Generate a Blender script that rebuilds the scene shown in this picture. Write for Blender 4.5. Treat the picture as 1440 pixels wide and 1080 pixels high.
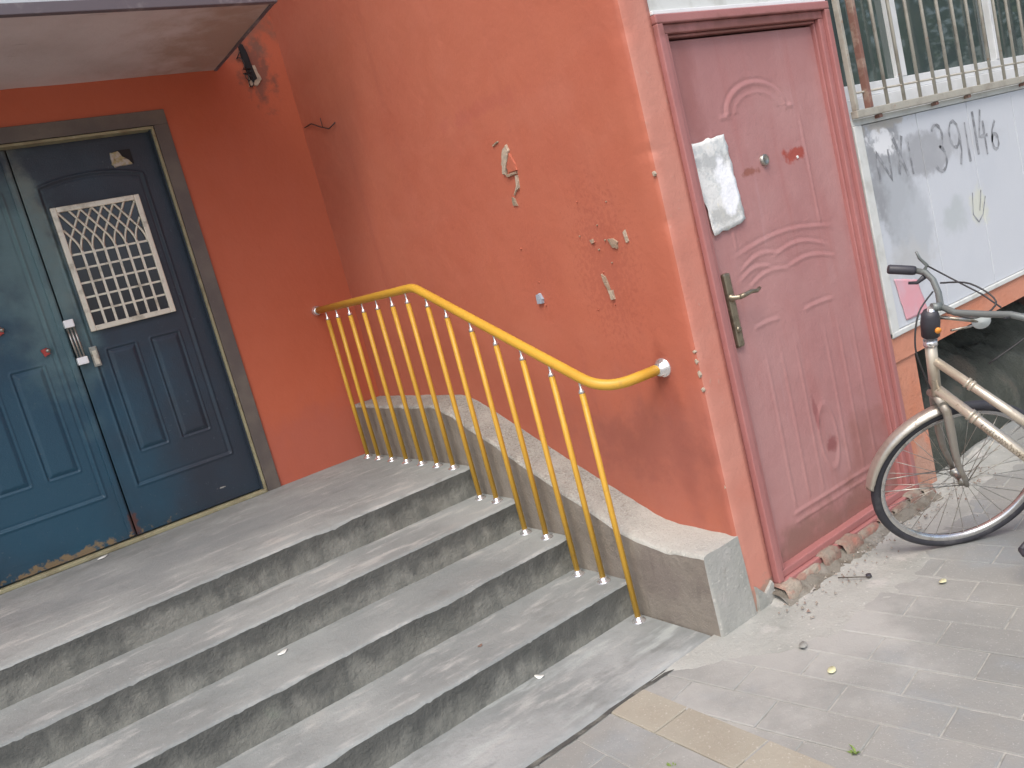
import bpy, math, random
import numpy as np
from mathutils import Vector, Matrix, noise
random.seed(7)
S = bpy.context.scene
for o in list(bpy.data.objects): bpy.data.objects.remove(o, do_unlink=True)
COL = S.collection

# ------------------------------------------------------------------ camera, sky, sun, exposure
cam_d = bpy.data.cameras.new('camera'); cam = bpy.data.objects.new('camera', cam_d); COL.objects.link(cam)
R_ = Vector((0.78560542, -0.56552664, -0.25100548)); U_ = Vector((0.29377767, -0.01609511, 0.95573826)); F_ = Vector((0.54453541, 0.82457296, -0.15349469))
m = Matrix.Identity(4)
for i in range(3): m[i][0] = R_[i]; m[i][1] = U_[i]; m[i][2] = -F_[i]
m[0][3], m[1][3], m[2][3] = -2.07004727, -4.53308684, 0.92642206
cam.matrix_world = m
cam_d.sensor_width = 36; cam_d.lens = 36 * 1184.09 / 1440; cam_d.clip_start = .05; cam_d.clip_end = 500
S.camera = cam
W = bpy.data.worlds.new('World'); S.world = W; W.use_nodes = True
wn = W.node_tree; bgn = wn.nodes['Background']; sky = wn.nodes.new('ShaderNodeTexSky')
sky.sky_type = 'NISHITA'; sky.sun_disc = False
SUN_EL, SUN_AZ = math.radians(56), math.radians(230)      # azimuth clockwise from +Y
sky.sun_elevation = SUN_EL; sky.sun_rotation = SUN_AZ; sky.dust_density = 4; sky.air_density = 1.0; sky.ozone_density = .8
wn.links.new(sky.outputs[0], bgn.inputs[0]); bgn.inputs[1].default_value = .15
sd = bpy.data.lights.new('sun', 'SUN'); sun = bpy.data.objects.new('sun', sd); COL.objects.link(sun)
sd.energy = 1.1; sd.angle = math.radians(30); sd.color = (1, .97, .93)
sv = Vector((math.sin(SUN_AZ) * math.cos(SUN_EL), math.cos(SUN_AZ) * math.cos(SUN_EL), math.sin(SUN_EL)))
sun.rotation_euler = sv.to_track_quat('Z', 'Y').to_euler()
S.view_settings.view_transform = 'Standard'; S.view_settings.look = 'None'
S.view_settings.gamma = 1; S.view_settings.use_curve_mapping = False
S.view_settings.exposure = 0.68
S.render.engine = 'CYCLES'

# ------------------------------------------------------------------ materials
def sl(nt, a, b): nt.links.new(a, b)
def mk(name, base, rough=.6, metal=0., layers=(), bump=(), rnd=0., spec=.5, rvar=0.):
    """layers: ('noise',scale,color,lo,hi[,detail[,amount]]) or ('blot',center,radii,color,soft,noise_scale,noise_amp[,amount])"""
    M = bpy.data.materials.new(name); M.use_nodes = True; nt = M.node_tree; N = nt.nodes
    P = N['Principled BSDF']; geo = N.new('ShaderNodeNewGeometry'); pos = geo.outputs['Position']
    rgb = N.new('ShaderNodeRGB'); rgb.outputs[0].default_value = (*base, 1); cur = rgb.outputs[0]
    def nz(scale, detail=4, rough_=.6):
        n = N.new('ShaderNodeTexNoise'); n.inputs['Detail'].default_value = detail; n.inputs['Roughness'].default_value = rough_
        if isinstance(scale, (tuple, list)):
            mp = N.new('ShaderNodeMapping'); sl(nt, pos, mp.inputs[0]); mp.inputs['Scale'].default_value = scale
            sl(nt, mp.outputs[0], n.inputs['Vector']); n.inputs['Scale'].default_value = 1
        else:
            sl(nt, pos, n.inputs['Vector']); n.inputs['Scale'].default_value = scale
        return n.outputs['Fac']
    def mr(v, lo, hi, a=0., b=1.):
        r = N.new('ShaderNodeMapRange'); r.interpolation_type = 'SMOOTHSTEP'
        sl(nt, v, r.inputs[0]); r.inputs[1].default_value = lo; r.inputs[2].default_value = hi
        r.inputs[3].default_value = a; r.inputs[4].default_value = b
        return r.outputs[0]
    def mix(f, col):
        nonlocal cur
        x = N.new('ShaderNodeMix'); x.data_type = 'RGBA'; sl(nt, f, x.inputs[0]); sl(nt, cur, x.inputs[6]); x.inputs[7].default_value = (*col, 1)
        cur = x.outputs[2]
    for L in layers:
        if L[0] == 'noise':
            _, sc, col, lo, hi, *r = L
            d = r[0] if r else 4; am = r[1] if len(r) > 1 else 1.
            mix(mr(nz(sc, d), lo, hi, 0, am), col)
        else:
            _, c, rad, col, soft, ns, na, *r = L; am = r[0] if r else 1.
            a = N.new('ShaderNodeVectorMath'); a.operation = 'SUBTRACT'; sl(nt, pos, a.inputs[0]); a.inputs[1].default_value = c
            b = N.new('ShaderNodeVectorMath'); b.operation = 'MULTIPLY'; sl(nt, a.outputs[0], b.inputs[0]); b.inputs[1].default_value = tuple(0 if q is None else 1 / q for q in rad)
            l = N.new('ShaderNodeVectorMath'); l.operation = 'LENGTH'; sl(nt, b.outputs[0], l.inputs[0])
            n_ = mr(nz(ns, 4), .2, .8, -na, na)
            s_ = N.new('ShaderNodeMath'); s_.operation = 'ADD'; sl(nt, l.outputs['Value'], s_.inputs[0]); sl(nt, n_, s_.inputs[1])
            mix(mr(s_.outputs[0], 1 - soft, 1 + soft, am, 0), col)
    if rnd:
        oi = N.new('ShaderNodeObjectInfo'); hs = N.new('ShaderNodeHueSaturation'); sl(nt, cur, hs.inputs['Color'])
        r = N.new('ShaderNodeMapRange'); sl(nt, oi.outputs['Random'], r.inputs[0]); r.inputs[3].default_value = 1 - rnd; r.inputs[4].default_value = 1 + rnd
        sl(nt, r.outputs[0], hs.inputs['Value']); cur = hs.outputs[0]
    sl(nt, cur, P.inputs['Base Color']); P.inputs['Roughness'].default_value = rough; P.inputs['Metallic'].default_value = metal
    P.inputs['Specular IOR Level'].default_value = spec
    if rvar: sl(nt, mr(nz(9, 5), .3, .7, max(.05, rough - rvar), min(1, rough + rvar)), P.inputs['Roughness'])
    prev = None
    for sc, st in bump:
        B = N.new('ShaderNodeBump'); B.inputs['Strength'].default_value = 1; B.inputs['Distance'].default_value = st
        sl(nt, nz(sc, 5, .7), B.inputs['Height'])
        if prev: sl(nt, prev, B.inputs['Normal'])
        prev = B.outputs[0]
    if prev: sl(nt, prev, P.inputs['Normal'])
    return M
G = -.5415
M = {}
RED = (.50, .128, .066)
M['side_red'] = mk('red_painted_plaster_side', (.46, .145, .088), .62, layers=[
    ('noise', 1.3, (.43, .122, .074), .35, .7, 3, .8), ('noise', (1.2, 1.2, 3), (.48, .17, .115), .5, .8, 3, .5), ('noise', (5, 7, .5), (.38, .115, .078), .54, .76, 4, .45),
    ('blot', (0, -2.37, .15), (None, .05, .28), (.24, .06, .04), .6, 9, .45, .6),
    ('blot', (0, -2.25, .02), (None, .5, .26), (.36, .13, .10), .6, 5, .5, .5),
    ('blot', (0, -2.2, .78), (None, .11, .20), (.36, .10, .065), .5, 60, 1.4, .5),
    ('blot', (0, -1.8, .80), (None, .07, .12), (.38, .11, .07), .5, 70, 1.4, .35),
    ('blot', (0, -2.22, .1), (None, .28, .12), (.30, .10, .075), .6, 12, .8, .5),
    ('blot', (0, -1.65, 1.5), (None, .22, .03), (.40, .11, .08), .6, 14, .9, .4),
    ('noise', 95, (.58, .28, .2), .74, .79, 2, .4)],
    bump=[(3, .006), (40, .0007)], spec=.35, rvar=.12)
M['back_red'] = mk('red_painted_plaster_back', RED, .6, layers=[
    ('noise', 1.1, (.46, .110, .052), .35, .7, 3, .8), ('blot', (-.4, 0, .1), (.5, None, .25), (.40, .12, .09), .6, 6, .5, .5),
    ('noise', (2, 2, .7), (.47, .125, .072), .5, .7, 5, .5), ('noise', 80, (.5, .2, .14), .72, .78, 2, .4),
    ('blot', (-.17, 0, 2.22), (.07, None, .16), (.17, .08, .06), .6, 20, .9, .8), ('blot', (-.25, 0, 2.45), (.25, None, .12), (.2, .11, .08), .6, 12, .8, .7)],
    bump=[(3, .006), (50, .0007)], spec=.35, rvar=.1)
M['strip_red'] = mk('pale_red_plaster_edge', (.53, .235, .18), .7, layers=[
    ('noise', 2.5, (.53, .205, .15), .4, .65, 3, .8), ('noise', 40, (.5, .28, .22), .66, .74, 3, .6),
    ('blot', (.05, -2.54, -.52), (.12, None, .08), (.30, .23, .18), .4, 14, .9, .8)],
    bump=[(5, .006), (60, .001)], spec=.3)
M['orange'] = mk('orange_painted_plaster', (.56, .25, .165), .7, layers=[
    ('noise', 3, (.55, .21, .12), .4, .7, 4, .9), ('noise', 30, (.66, .42, .33), .68, .75, 4, .7),
    ('blot', (1.23, -2.54, -.45), (.14, None, .13), (.42, .30, .24), .5, 12, .9, .6)], bump=[(9, .01), (60, .002)], spec=.3)
M['soffit'] = mk('grimy_white_soffit', (.58, .54, .53), .8, layers=[
    ('noise', 2.2, (.48, .43, .415), .35, .7, 5, .9), ('noise', (3, 12, 1), (.56, .52, .5), .6, .75, 4, .5),
    ('blot', (-.45, -.4, 2.22), (.30, .7, None), (.33, .24, .18), .7, 6, .6, .8), ('noise', (4, 30, 1), (.30, .25, .24), .68, .74, 3, .5)], bump=[(20, .004)])
M['fascia'] = mk('pale_painted_fascia', (.50, .56, .59), .6, layers=[('noise', 6, (.5, .54, .56), .4, .7)])
M['drip'] = mk('dark_drip_edge', (.12, .105, .12), .6, layers=[('noise', 9, (.22, .2, .21), .5, .7)])
CONC = (.292, .314, .308)
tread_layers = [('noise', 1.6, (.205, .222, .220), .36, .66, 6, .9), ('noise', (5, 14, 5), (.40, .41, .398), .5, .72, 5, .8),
    ('noise', (5, 9, 5), (.165, .175, .17), .54, .74, 6, .6), ('noise', 45, (.24, .24, .25), .62, .72, 4, .5), ('noise', 130, (.6, .6, .6), .68, .76, 2, .5),
    ('noise', 2.4, (.42, .40, .37), .62, .78, 3, .5)]
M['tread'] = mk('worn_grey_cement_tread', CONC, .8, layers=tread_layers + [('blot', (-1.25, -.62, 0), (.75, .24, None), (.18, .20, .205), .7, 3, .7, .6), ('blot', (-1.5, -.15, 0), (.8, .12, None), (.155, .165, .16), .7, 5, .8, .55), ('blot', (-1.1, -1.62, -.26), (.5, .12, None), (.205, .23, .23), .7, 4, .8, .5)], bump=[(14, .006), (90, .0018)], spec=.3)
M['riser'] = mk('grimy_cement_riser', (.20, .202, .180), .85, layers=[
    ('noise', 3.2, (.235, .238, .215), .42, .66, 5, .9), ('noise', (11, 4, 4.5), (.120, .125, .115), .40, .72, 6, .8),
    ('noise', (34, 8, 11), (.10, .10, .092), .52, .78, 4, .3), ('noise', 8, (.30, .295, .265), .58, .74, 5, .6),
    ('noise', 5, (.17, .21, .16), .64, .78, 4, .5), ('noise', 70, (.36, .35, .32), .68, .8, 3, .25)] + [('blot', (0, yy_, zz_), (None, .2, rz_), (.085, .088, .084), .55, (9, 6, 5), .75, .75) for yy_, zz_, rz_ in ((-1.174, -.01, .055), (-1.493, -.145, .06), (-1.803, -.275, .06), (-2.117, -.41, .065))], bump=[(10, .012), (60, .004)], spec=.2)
M['kerb_side'] = mk('brown_grey_render', (.22, .195, .165), .85, layers=[
    ('noise', 3, (.27, .245, .21), .4, .65, 5, .9), ('noise', (25, 25, 6), (.15, .135, .115), .55, .75, 4, .6), ('noise', 120, (.34, .31, .27), .6, .72, 3, .5),
    ('blot', (-.18, -2.3, -.35), (None, .2, .12), (.17, .14, .13), .6, 9, .7, .5)], bump=[(12, .008), (110, .003)], spec=.2)
M['kerb_top'] = mk('pebbly_cement_coping', (.345, .355, .325), .85, layers=[
    ('noise', 90, (.24, .22, .195), .50, .62, 3, .75), ('noise', 140, (.62, .6, .55), .60, .68, 2, .7), ('noise', 4, (.47, .46, .42), .45, .7, 4, .6),
    ('blot', (-.1, -2.45, -.24), (None, .38, .3), (.47, .475, .44), .5, 6, .5, .8)], bump=[(90, .006), (10, .01)], spec=.2)
M['apron'] = mk('pale_cement_apron', (.34, .358, .355), .8, layers=tread_layers[:4] + [('noise', (3, 9, 3), (.41, .445, .435), .52, .7, 4, .7)], bump=[(12, .006), (80, .002)], spec=.25)
M['skirt'] = mk('rough_cement_skirt', (.36, .365, .34), .9, layers=[('noise', 4, (.29, .30, .275), .45, .7, 5, .8), ('noise', 18, (.26, .26, .225), .60, .74, 5, .7),
    ('noise', 60, (.55, .53, .5), .62, .72, 3, .5), ('noise', 9, (.45, .44, .42), .55, .7, 4, .7)], bump=[(16, .006), (80, .003)], spec=.2)
M['paver'] = mk('grey_concrete_paver', (.250, .256, .243), .85, layers=[('noise', 2, (.29, .29, .27), .4, .7, 4, .8), ('noise', 3.5, (.25, .275, .285), .5, .72, 5, .7),
    ('noise', 60, (.26, .26, .25), .58, .72, 4, .45), ('noise', 160, (.5, .5, .48), .62, .72, 2, .4), ('blot', (-.1, -2.75, G), (.5, .3, None), (.39, .39, .37), .7, 5, .6, .8)],
    bump=[(120, .0016), (14, .003)], rnd=.05, spec=.25)
M['paver_beige'] = mk('beige_concrete_paver', (.345, .325, .268), .85, layers=[('noise', 6, (.315, .29, .235), .4, .7, 4, .8), ('noise', 120, (.58, .53, .48), .6, .72, 2, .4)],
    bump=[(120, .0016), (14, .003)], rnd=.06, spec=.25)
M['joint'] = mk('sandy_ground', (.40, .395, .365), .95, layers=[('noise', 30, (.27, .275, .25), .4, .7)], bump=[(60, .004)])
M['crackdirt'] = mk('dark_joint_dirt', (.07, .07, .065), .95, layers=[('noise', 20, (.16, .16, .14), .45, .7)], bump=[(60, .004)])
M['blue'] = mk('dark_blue_door_paint', (.024, .034, .050), .42, layers=[
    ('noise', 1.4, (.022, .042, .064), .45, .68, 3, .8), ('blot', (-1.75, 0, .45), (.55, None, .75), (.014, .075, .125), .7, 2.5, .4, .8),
    ('blot', (-1.44, .05, 1.5), (.055, None, .42), (.19, .215, .185), .55, 7, .6, .75), ('blot', (-1.53, .05, 1.3), (.14, None, .5), (.12, .21, .22), .7, 4, .6, .8),  # greenish reflected light along the meeting stiles, painted into the door colour
    ('noise', 50, (.09, .12, .14), .66, .74, 3, .4), ('blot', (-1.78, .05, .03), (.28, None, .022), (.25, .17, .08), .4, 30, 1.1, .8),
    ('blot', (-1.463, .05, .07), (.018, None, .07), (.10, .04, .03), .4, 30, .8, .9), ('blot', (-1.0, .05, .10), (.02, None, .005), (.40, .40, .36), .3, 60, .8, .8)],
    bump=[(5, .004), (160, .0012)], spec=.5, rvar=.12)
M['frame_grey'] = mk('brown_grey_door_frame', (.105, .09, .082), .6, layers=[('noise', 5, (.145, .125, .105), .4, .7), ('noise', 60, (.2, .17, .14), .66, .74, 3, .5)], bump=[(60, .002)])
M['cream'] = mk('dirty_cream_trim', (.30, .28, .17), .6, layers=[('noise', 12, (.20, .17, .10), .45, .68, 4, .8), ('noise', 50, (.45, .43, .33), .62, .7, 3, .6)], bump=[(50, .003)])
M['champagne'] = mk('champagne_metal', (.74, .70, .58), .38, .3, layers=[('noise', 14, (.45, .41, .32), .5, .7)])
M['darkglass'] = mk('dark_door_glass', (.02, .022, .035), .12, spec=.6)
M['chrome'] = mk('chrome', (.86, .86, .87), .2, .85, layers=[('noise', 60, (.4, .38, .35), .6, .7)])
M['white_met'] = mk('white_handle_cap', (.93, .95, .95), .25, .0)
M['steel'] = mk('aged_steel', (.42, .41, .37), .32, .9, layers=[('noise', 40, (.26, .23, .18), .5, .7)])
M['redtape'] = mk('torn_red_tape', (.42, .06, .05), .7)
M['black'] = mk('black_void', (.012, .012, .014), .8)
M['yellow'] = mk('yellow_rail_paint', (.60, .345, .04), .45, layers=[('noise', 35, (.45, .26, .05), .58, .72, 4, .6), ('noise', 5, (.54, .30, .035), .4, .7, 3, .8), ('noise', 90, (.6, .35, .06), .68, .75, 2, .5)], spec=.5)
M['rdoor'] = mk('faded_maroon_door_paint', (.39, .185, .178), .5, layers=[
    ('noise', 1.6, (.435, .235, .225), .40, .66, 4, .85), ('noise', (9, 2, .8), (.37, .15, .14), .5, .72, 4, .6), ('noise', (22, 2, 1.6), (.46, .27, .27), .58, .75, 4, .45),
    ('blot', (.6, -2.5, -.44), (.62, None, .09), (.19, .105, .08), .6, 9, .7, .65), ('blot', (.95, -2.5, -.32), (.22, None, .2), (.27, .11, .09), .7, 9, .7, .6),
    ('blot', (.26, -2.5, 1.4), (.05, None, .25), (.27, .10, .09), .7, 7, .6, .6),
    ('blot', (.785, -2.5, 1.0), (.06, None, .022), (.34, .06, .04), .4, 25, .7, .9), ('blot', (.5, -2.5, .975), (.05, None, .012), (.26, .09, .06), .5, 30, .9, .8),
    ('blot', (.66, -2.5, -.125), (.028, None, .035), (.24, .07, .07), .5, 25, .5, .8), ('blot', (.60, -2.5, .03), (.012, None, .07), (.25, .08, .08), .5, 25, .5, .7)],
    bump=[(7, .005), (120, .0008)], spec=.5, rvar=.1)
M['rframe'] = mk('maroon_frame_paint', (.36, .150, .142), .45, layers=[('noise', 3, (.40, .175, .165), .4, .7, 4, .8), ('blot', (.6, -2.54, 1.48), (.5, None, .03), (.2, .08, .06), .6, 14, .8, .6)], bump=[(20, .002)])
M['brass'] = mk('weathered_brass', (.30, .26, .19), .38, .8, layers=[('noise', 30, (.18, .15, .11), .45, .65)])
M['paper'] = mk('torn_paper', (.74, .75, .73), .85, layers=[('noise', 16, (.56, .60, .60), .50, .58, 3, .7), ('noise', 30, (.80, .78, .68), .58, .66, 4, .7),
    ('blot', (.32, -2.5, 1.04), (.09, None, .035), (.42, .44, .44), .3, 18, .6, .8), ('blot', (.33, -2.5, .85), (.08, None, .035), (.45, .46, .44), .3, 18, .6, .8), ('blot', (.365, -2.5, .95), (.05, None, .095), (.88, .9, .93), .2, 12, .4, .95)], bump=[(20, .006)])
M['pink'] = mk('faded_pink_notice', (.66, .33, .37), .8, layers=[('noise', 9, (.62, .38, .43), .4, .7)])
M['panel'] = mk('white_wall_panel', (.55, .58, .62), .5, layers=[
    ('noise', 1.5, (.50, .535, .58), .4, .7, 3, .7),
    ('blot', (1.33, -2.54, .80), (.15, None, .27), (.26, .27, .285), .35, 8, .55, .9), ('blot', (1.40, -2.54, .64), (.15, None, .22), (.42, .45, .48), .3, 6, .5, .8),
    ('blot', (1.66, -2.54, .875), (.24, None, .085), (.30, .31, .33), .25, 9, .4, .8), ('blot', (2.02, -2.54, .875), (.26, None, .07), (.44, .455, .48), .6, 9, .5, .6), ('blot', (1.36, -2.54, .975), (.11, None, .045), (.72, .74, .76), .3, 14, .8, .95),
    ('blot', (1.36, -2.54, 1.04), (.17, None, .03), (.40, .38, .34), .4, 16, .9, .8), ('blot', (1.80, -2.54, .57), (.10, None, .075), (.44, .48, .49), .5, 8, .6, .8),
    ('blot', (2.02, -2.54, .57), (.08, None, .07), (.60, .62, .54), .4, 10, .6, .9), ('blot', (1.35, -2.54, .46), (.18, None, .07), (.48, .49, .49), .6, 10, .7, .7),
    ('noise', (20, 1, 2), (.50, .52, .53), .62, .76, 4, .35)], bump=[(4, .003)], spec=.4)
M['panel_trim'] = mk('grey_white_trim', (.60, .62, .60), .55, layers=[('noise', 9, (.48, .49, .46), .45, .7)])
M['ink'] = mk('faded_black_spray', (.20, .21, .225), .9, layers=[('noise', 22, (.36, .375, .40), .42, .60, 4, .9)])
M['bars'] = mk('weathered_cream_steel', (.40, .385, .33), .55, .1, layers=[('noise', 12, (.30, .275, .23), .45, .68, 3, .9), ('noise', 30, (.33, .17, .09), .64, .72, 3, .6)], bump=[(60, .002)])
M['rust'] = mk('rusty_steel', (.22, .11, .085), .75, .1, layers=[('noise', 16, (.33, .24, .19), .45, .65)], bump=[(60, .003)])
M['pvc'] = mk('white_pvc', (.74, .76, .77), .4, layers=[('noise', 6, (.64, .66, .66), .4, .7)])
M['glass'] = mk('window_glass', (.07, .095, .088), .03, layers=[('noise', 2, (.05, .07, .075), .4, .65, 3, .8)], spec=1.)
M['interior'] = mk('dark_interior', (.10, .085, .075), .9)
M['voidwall'] = mk('dark_brick_recess', (.12, .055, .04), .9, layers=[('noise', 6, (.05, .04, .035), .4, .65)], bump=[(15, .02)])
M['brick'] = mk('crumbling_brick', (.27, .165, .13), .9, layers=[('noise', 14, (.30, .27, .22), .40, .62, 5, .9), ('noise', 30, (.12, .10, .08), .56, .7, 4, .7), ('noise', 9, (.42, .16, .12), .58, .7, 4, .6)], bump=[(40, .01)], rnd=.15)
M['grit'] = mk('dusty_grit', (.30, .27, .23), .9, layers=[('noise', 25, (.22, .15, .12), .5, .6), ('noise', 14, (.40, .38, .35), .52, .62)])
M['mortar'] = mk('dirty_mortar', (.20, .185, .155), .95, layers=[('noise', 12, (.13, .11, .085), .45, .65, 5, .9), ('noise', 9, (.30, .29, .26), .55, .7, 5, .8)], bump=[(40, .01)])
M['tyre'] = mk('dusty_black_rubber', (.035, .036, .045), .6, layers=[('noise', 12, (.085, .085, .09), .5, .7, 4, .7)], bump=[(120, .002)])
M['rim'] = mk('dull_chrome_rim', (.70, .70, .69), .22, .9, layers=[('noise', 30, (.42, .37, .31), .5, .7, 4, .7)])
M['fender'] = mk('worn_silver_mudguard', (.60, .57, .50), .3, .8, layers=[('noise', 10, (.42, .38, .32), .45, .68, 4, .8), ('noise', 40, (.28, .18, .11), .66, .74, 4, .7)], bump=[(60, .001)])
M['bikepaint'] = mk('champagne_bike_paint', (.60, .54, .44), .28, .5, layers=[('noise', 9, (.50, .44, .34), .45, .68, 4, .8), ('noise', 55, (.30, .22, .14), .64, .72, 4, .7)], bump=[(90, .0008)])
M['forkpaint'] = mk('grimy_fork_paint', (.33, .31, .27), .45, .3, layers=[('noise', 14, (.24, .21, .17), .45, .66, 4, .8)])
M['bar_grey'] = mk('grey_green_bar', (.17, .19, .185), .45, .3)
M['plastic'] = mk('black_plastic', (.04, .04, .05), .5)
M['amber'] = mk('amber_reflector', (.80, .30, .05), .25)
M['lampglass'] = mk('lamp_glass', (.5, .55, .55), .15)
M['tarp'] = mk('dark_grey_green_tarp', (.060, .066, .056), .75, layers=[('noise', 5, (.095, .105, .092), .45, .66, 5, .9), ('noise', 2.5, (.13, .10, .075), .56, .7, 4, .6), ('noise', 30, (.17, .18, .16), .66, .76, 3, .4)], bump=[(14, .02), (70, .004)], spec=.2)
M['leafy'] = mk('pale_yellow_leaf', (.66, .66, .42), .7)
M['litter'] = mk('white_paper_scrap', (.78, .80, .76), .8)
M['weed'] = mk('weed_green', (.16, .24, .05), .7)
M['bark'] = mk('grey_bark', (.10, .085, .07), .9, bump=[(30, .02)])
M['foliage'] = mk('tree_foliage', (.055, .09, .03), .7, layers=[('noise', 1.5, (.09, .13, .04), .45, .65)])
M['chipwhite'] = mk('exposed_pale_plaster', (.46, .38, .29), .9, layers=[('noise', 40, (.36, .31, .24), .45, .65)], bump=[(80, .004)])
M['chipgrey'] = mk('exposed_grey_render', (.34, .25, .18), .9, layers=[('noise', 30, (.24, .2, .14), .45, .65)], bump=[(80, .004)])
M['bluebit'] = mk('blue_grey_anchor', (.32, .38, .45), .5)
M['cable'] = mk('black_cable', (.03, .03, .032), .5)

# ------------------------------------------------------------------ helpers
LOC = {}
def empty(name, loc, label=None, cat=None, group=None):
    o = bpy.data.objects.new(name, None); COL.objects.link(o); o.location = loc; o.empty_display_size = .1
    LOC[o.name] = Vector(loc)
    if label: o['label'] = label; o['category'] = cat
    if group: o['group'] = group
    return o
def tag(o, label=None, cat=None, group=None, kind=None):
    if label: o['label'] = label
    if cat: o['category'] = cat
    if group: o['group'] = group
    if kind: o['kind'] = kind
    return o
class MB:
    def __init__(s): s.v = []; s.f = []; s.mi = []; s.sm = []
    def add(s, vs, fs, mi=0, sm=False):
        k = len(s.v); s.v += [tuple(v) for v in vs]; s.f += [tuple(k + i for i in f) for f in fs]; s.mi += [mi] * len(fs); s.sm += [sm] * len(fs); return s
    def box(s, a, b, mi=0):
        (x0, y0, z0), (x1, y1, z1) = a, b
        vs = [(x, y, z) for z in (z0, z1) for y in (y0, y1) for x in (x0, x1)]
        return s.add(vs, [(0, 2, 3, 1), (4, 5, 7, 6), (0, 1, 5, 4), (2, 6, 7, 3), (0, 4, 6, 2), (1, 3, 7, 5)], mi)
    def tube(s, pts, r, seg=10, cap=True, mi=0, closed=False, flat=1., ref=None):
        pts = [Vector(p) for p in pts]; n = len(pts); rs = r if isinstance(r, (list, tuple)) else [r] * n
        tan = []
        for i in range(n):
            a = pts[(i - 1) % n] if (i > 0 or closed) else pts[0]; b = pts[(i + 1) % n] if (i < n - 1 or closed) else pts[-1]
            tan.append((b - a).normalized())
        up = Vector(ref) if ref else (Vector((0, 0, 1)) if abs(tan[0].z) < .9 else Vector((1, 0, 0)))
        nn = (up - tan[0] * up.dot(tan[0])).normalized(); vs = []
        for i in range(n):
            nn = (nn - tan[i] * nn.dot(tan[i])).normalized(); bb = tan[i].cross(nn)
            for k in range(seg):
                a = 2 * math.pi * k / seg; vs.append(pts[i] + (nn * math.cos(a) + bb * math.sin(a) * flat) * rs[i])
        fs = []
        for i in range(n if closed else n - 1):
            j = (i + 1) % n
            for k in range(seg): fs.append((i * seg + k, i * seg + (k + 1) % seg, j * seg + (k + 1) % seg, j * seg + k))
        s.add(vs, fs, mi, True)
        if cap and not closed:
            k0 = len(s.v) - len(vs); s.f += [tuple(k0 + k for k in reversed(range(seg))), tuple(k0 + (n - 1) * seg + k for k in range(seg))]; s.mi += [mi] * 2; s.sm += [False] * 2
        return s
    def lathe(s, o, ax, prof, seg=20, mi=0):
        o = Vector(o); ax = Vector(ax).normalized(); t = Vector((0, 0, 1)) if abs(ax.z) < .9 else Vector((1, 0, 0))
        u = (t - ax * t.dot(ax)).normalized(); w = ax.cross(u); vs = []
        for d, r in prof:
            for k in range(seg): a = 2 * math.pi * k / seg; vs.append(o + ax * d + (u * math.cos(a) + w * math.sin(a)) * max(r, 1e-5))
        fs = [(i * seg + k, i * seg + (k + 1) % seg, (i + 1) * seg + (k + 1) % seg, (i + 1) * seg + k) for i in range(len(prof) - 1) for k in range(seg)]
        return s.add(vs, fs, mi, True)
    def grid(s, P, mi=0, sm=True, flip=False):
        n = len(P); k = len(P[0]); vs = [p for r in P for p in r]
        fs = [(i * k + j, i * k + j + 1, (i + 1) * k + j + 1, (i + 1) * k + j) for i in range(n - 1) for j in range(k - 1)]
        if flip: fs = [f[::-1] for f in fs]
        return s.add(vs, fs, mi, sm)
    def build(s, name, mats, parent=None, origin=None, bevel=0.):
        if not isinstance(mats, (list, tuple)): mats = [mats]
        if parent is not None and origin is None: o0 = LOC[parent.name]
        else: o0 = Vector(origin) if origin is not None else Vector((0, 0, 0))
        me = bpy.data.meshes.new(name); me.from_pydata([(v[0] - o0.x, v[1] - o0.y, v[2] - o0.z) for v in s.v], [], s.f)
        for q in mats: me.materials.append(q)
        me.polygons.foreach_set('material_index', s.mi); me.polygons.foreach_set('use_smooth', s.sm); me.update()
        o = bpy.data.objects.new(name, me); COL.objects.link(o); LOC[o.name] = o0
        if parent is not None: o.parent = parent; o.location = o0 - LOC[parent.name]
        else: o.location = o0
        if bevel:
            b = o.modifiers.new('bevel', 'BEVEL'); b.width = bevel; b.segments = 2; b.limit_method = 'ANGLE'
        return o
def copy_obj(o, parent, offset):
    c = o.copy(); COL.objects.link(c); c.parent = parent; LOC[c.name] = LOC[o.name]
    c.location = o.location + Vector(offset); return c
def nz(x, y, z, s=1.): return noise.noise(Vector((x * s, y * s, z * s)))
def fbm(x, y, z, s=1., o=4): return noise.fractal(Vector((x * s, y * s, z * s)), .9, 2.1, o)
def boxo(name, a, b, mat, parent=None, bevel=0., origin=None): return MB().box(a, b).build(name, mat, parent, origin, bevel)

# ------------------------------------------------------------------ ground
mb = MB(); mb.box((-60, -60, G - 1.0), (60, 40, G - .0036)); ground = mb.build('ground', M['joint']); tag(ground, kind='structure')
pav = empty('pavement', (.4, -3.2, G)); tag(pav, kind='structure')
def paver_mesh(w, l):
    b = .003; a = w / 2; c = l / 2; h = .04
    vs = [(-a, -c, -h), (a, -c, -h), (a, c, -h), (-a, c, -h), (-a, -c, -b), (a, -c, -b), (a, c, -b), (-a, c, -b), (-a + b, -c + b, 0), (a - b, -c + b, 0), (a - b, c - b, 0), (-a + b, c - b, 0)]
    fs = [(8, 9, 10, 11), (4, 5, 9, 8), (5, 6, 10, 9), (6, 7, 11, 10), (7, 4, 8, 11), (0, 1, 5, 4), (1, 2, 6, 5), (2, 3, 7, 6), (3, 0, 4, 7)]
    return vs, fs
def mesh_of(name, vs, fs, mat):
    me = bpy.data.meshes.new(name); me.from_pydata(vs, [], fs); me.materials.append(mat); me.update(); return me
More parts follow.
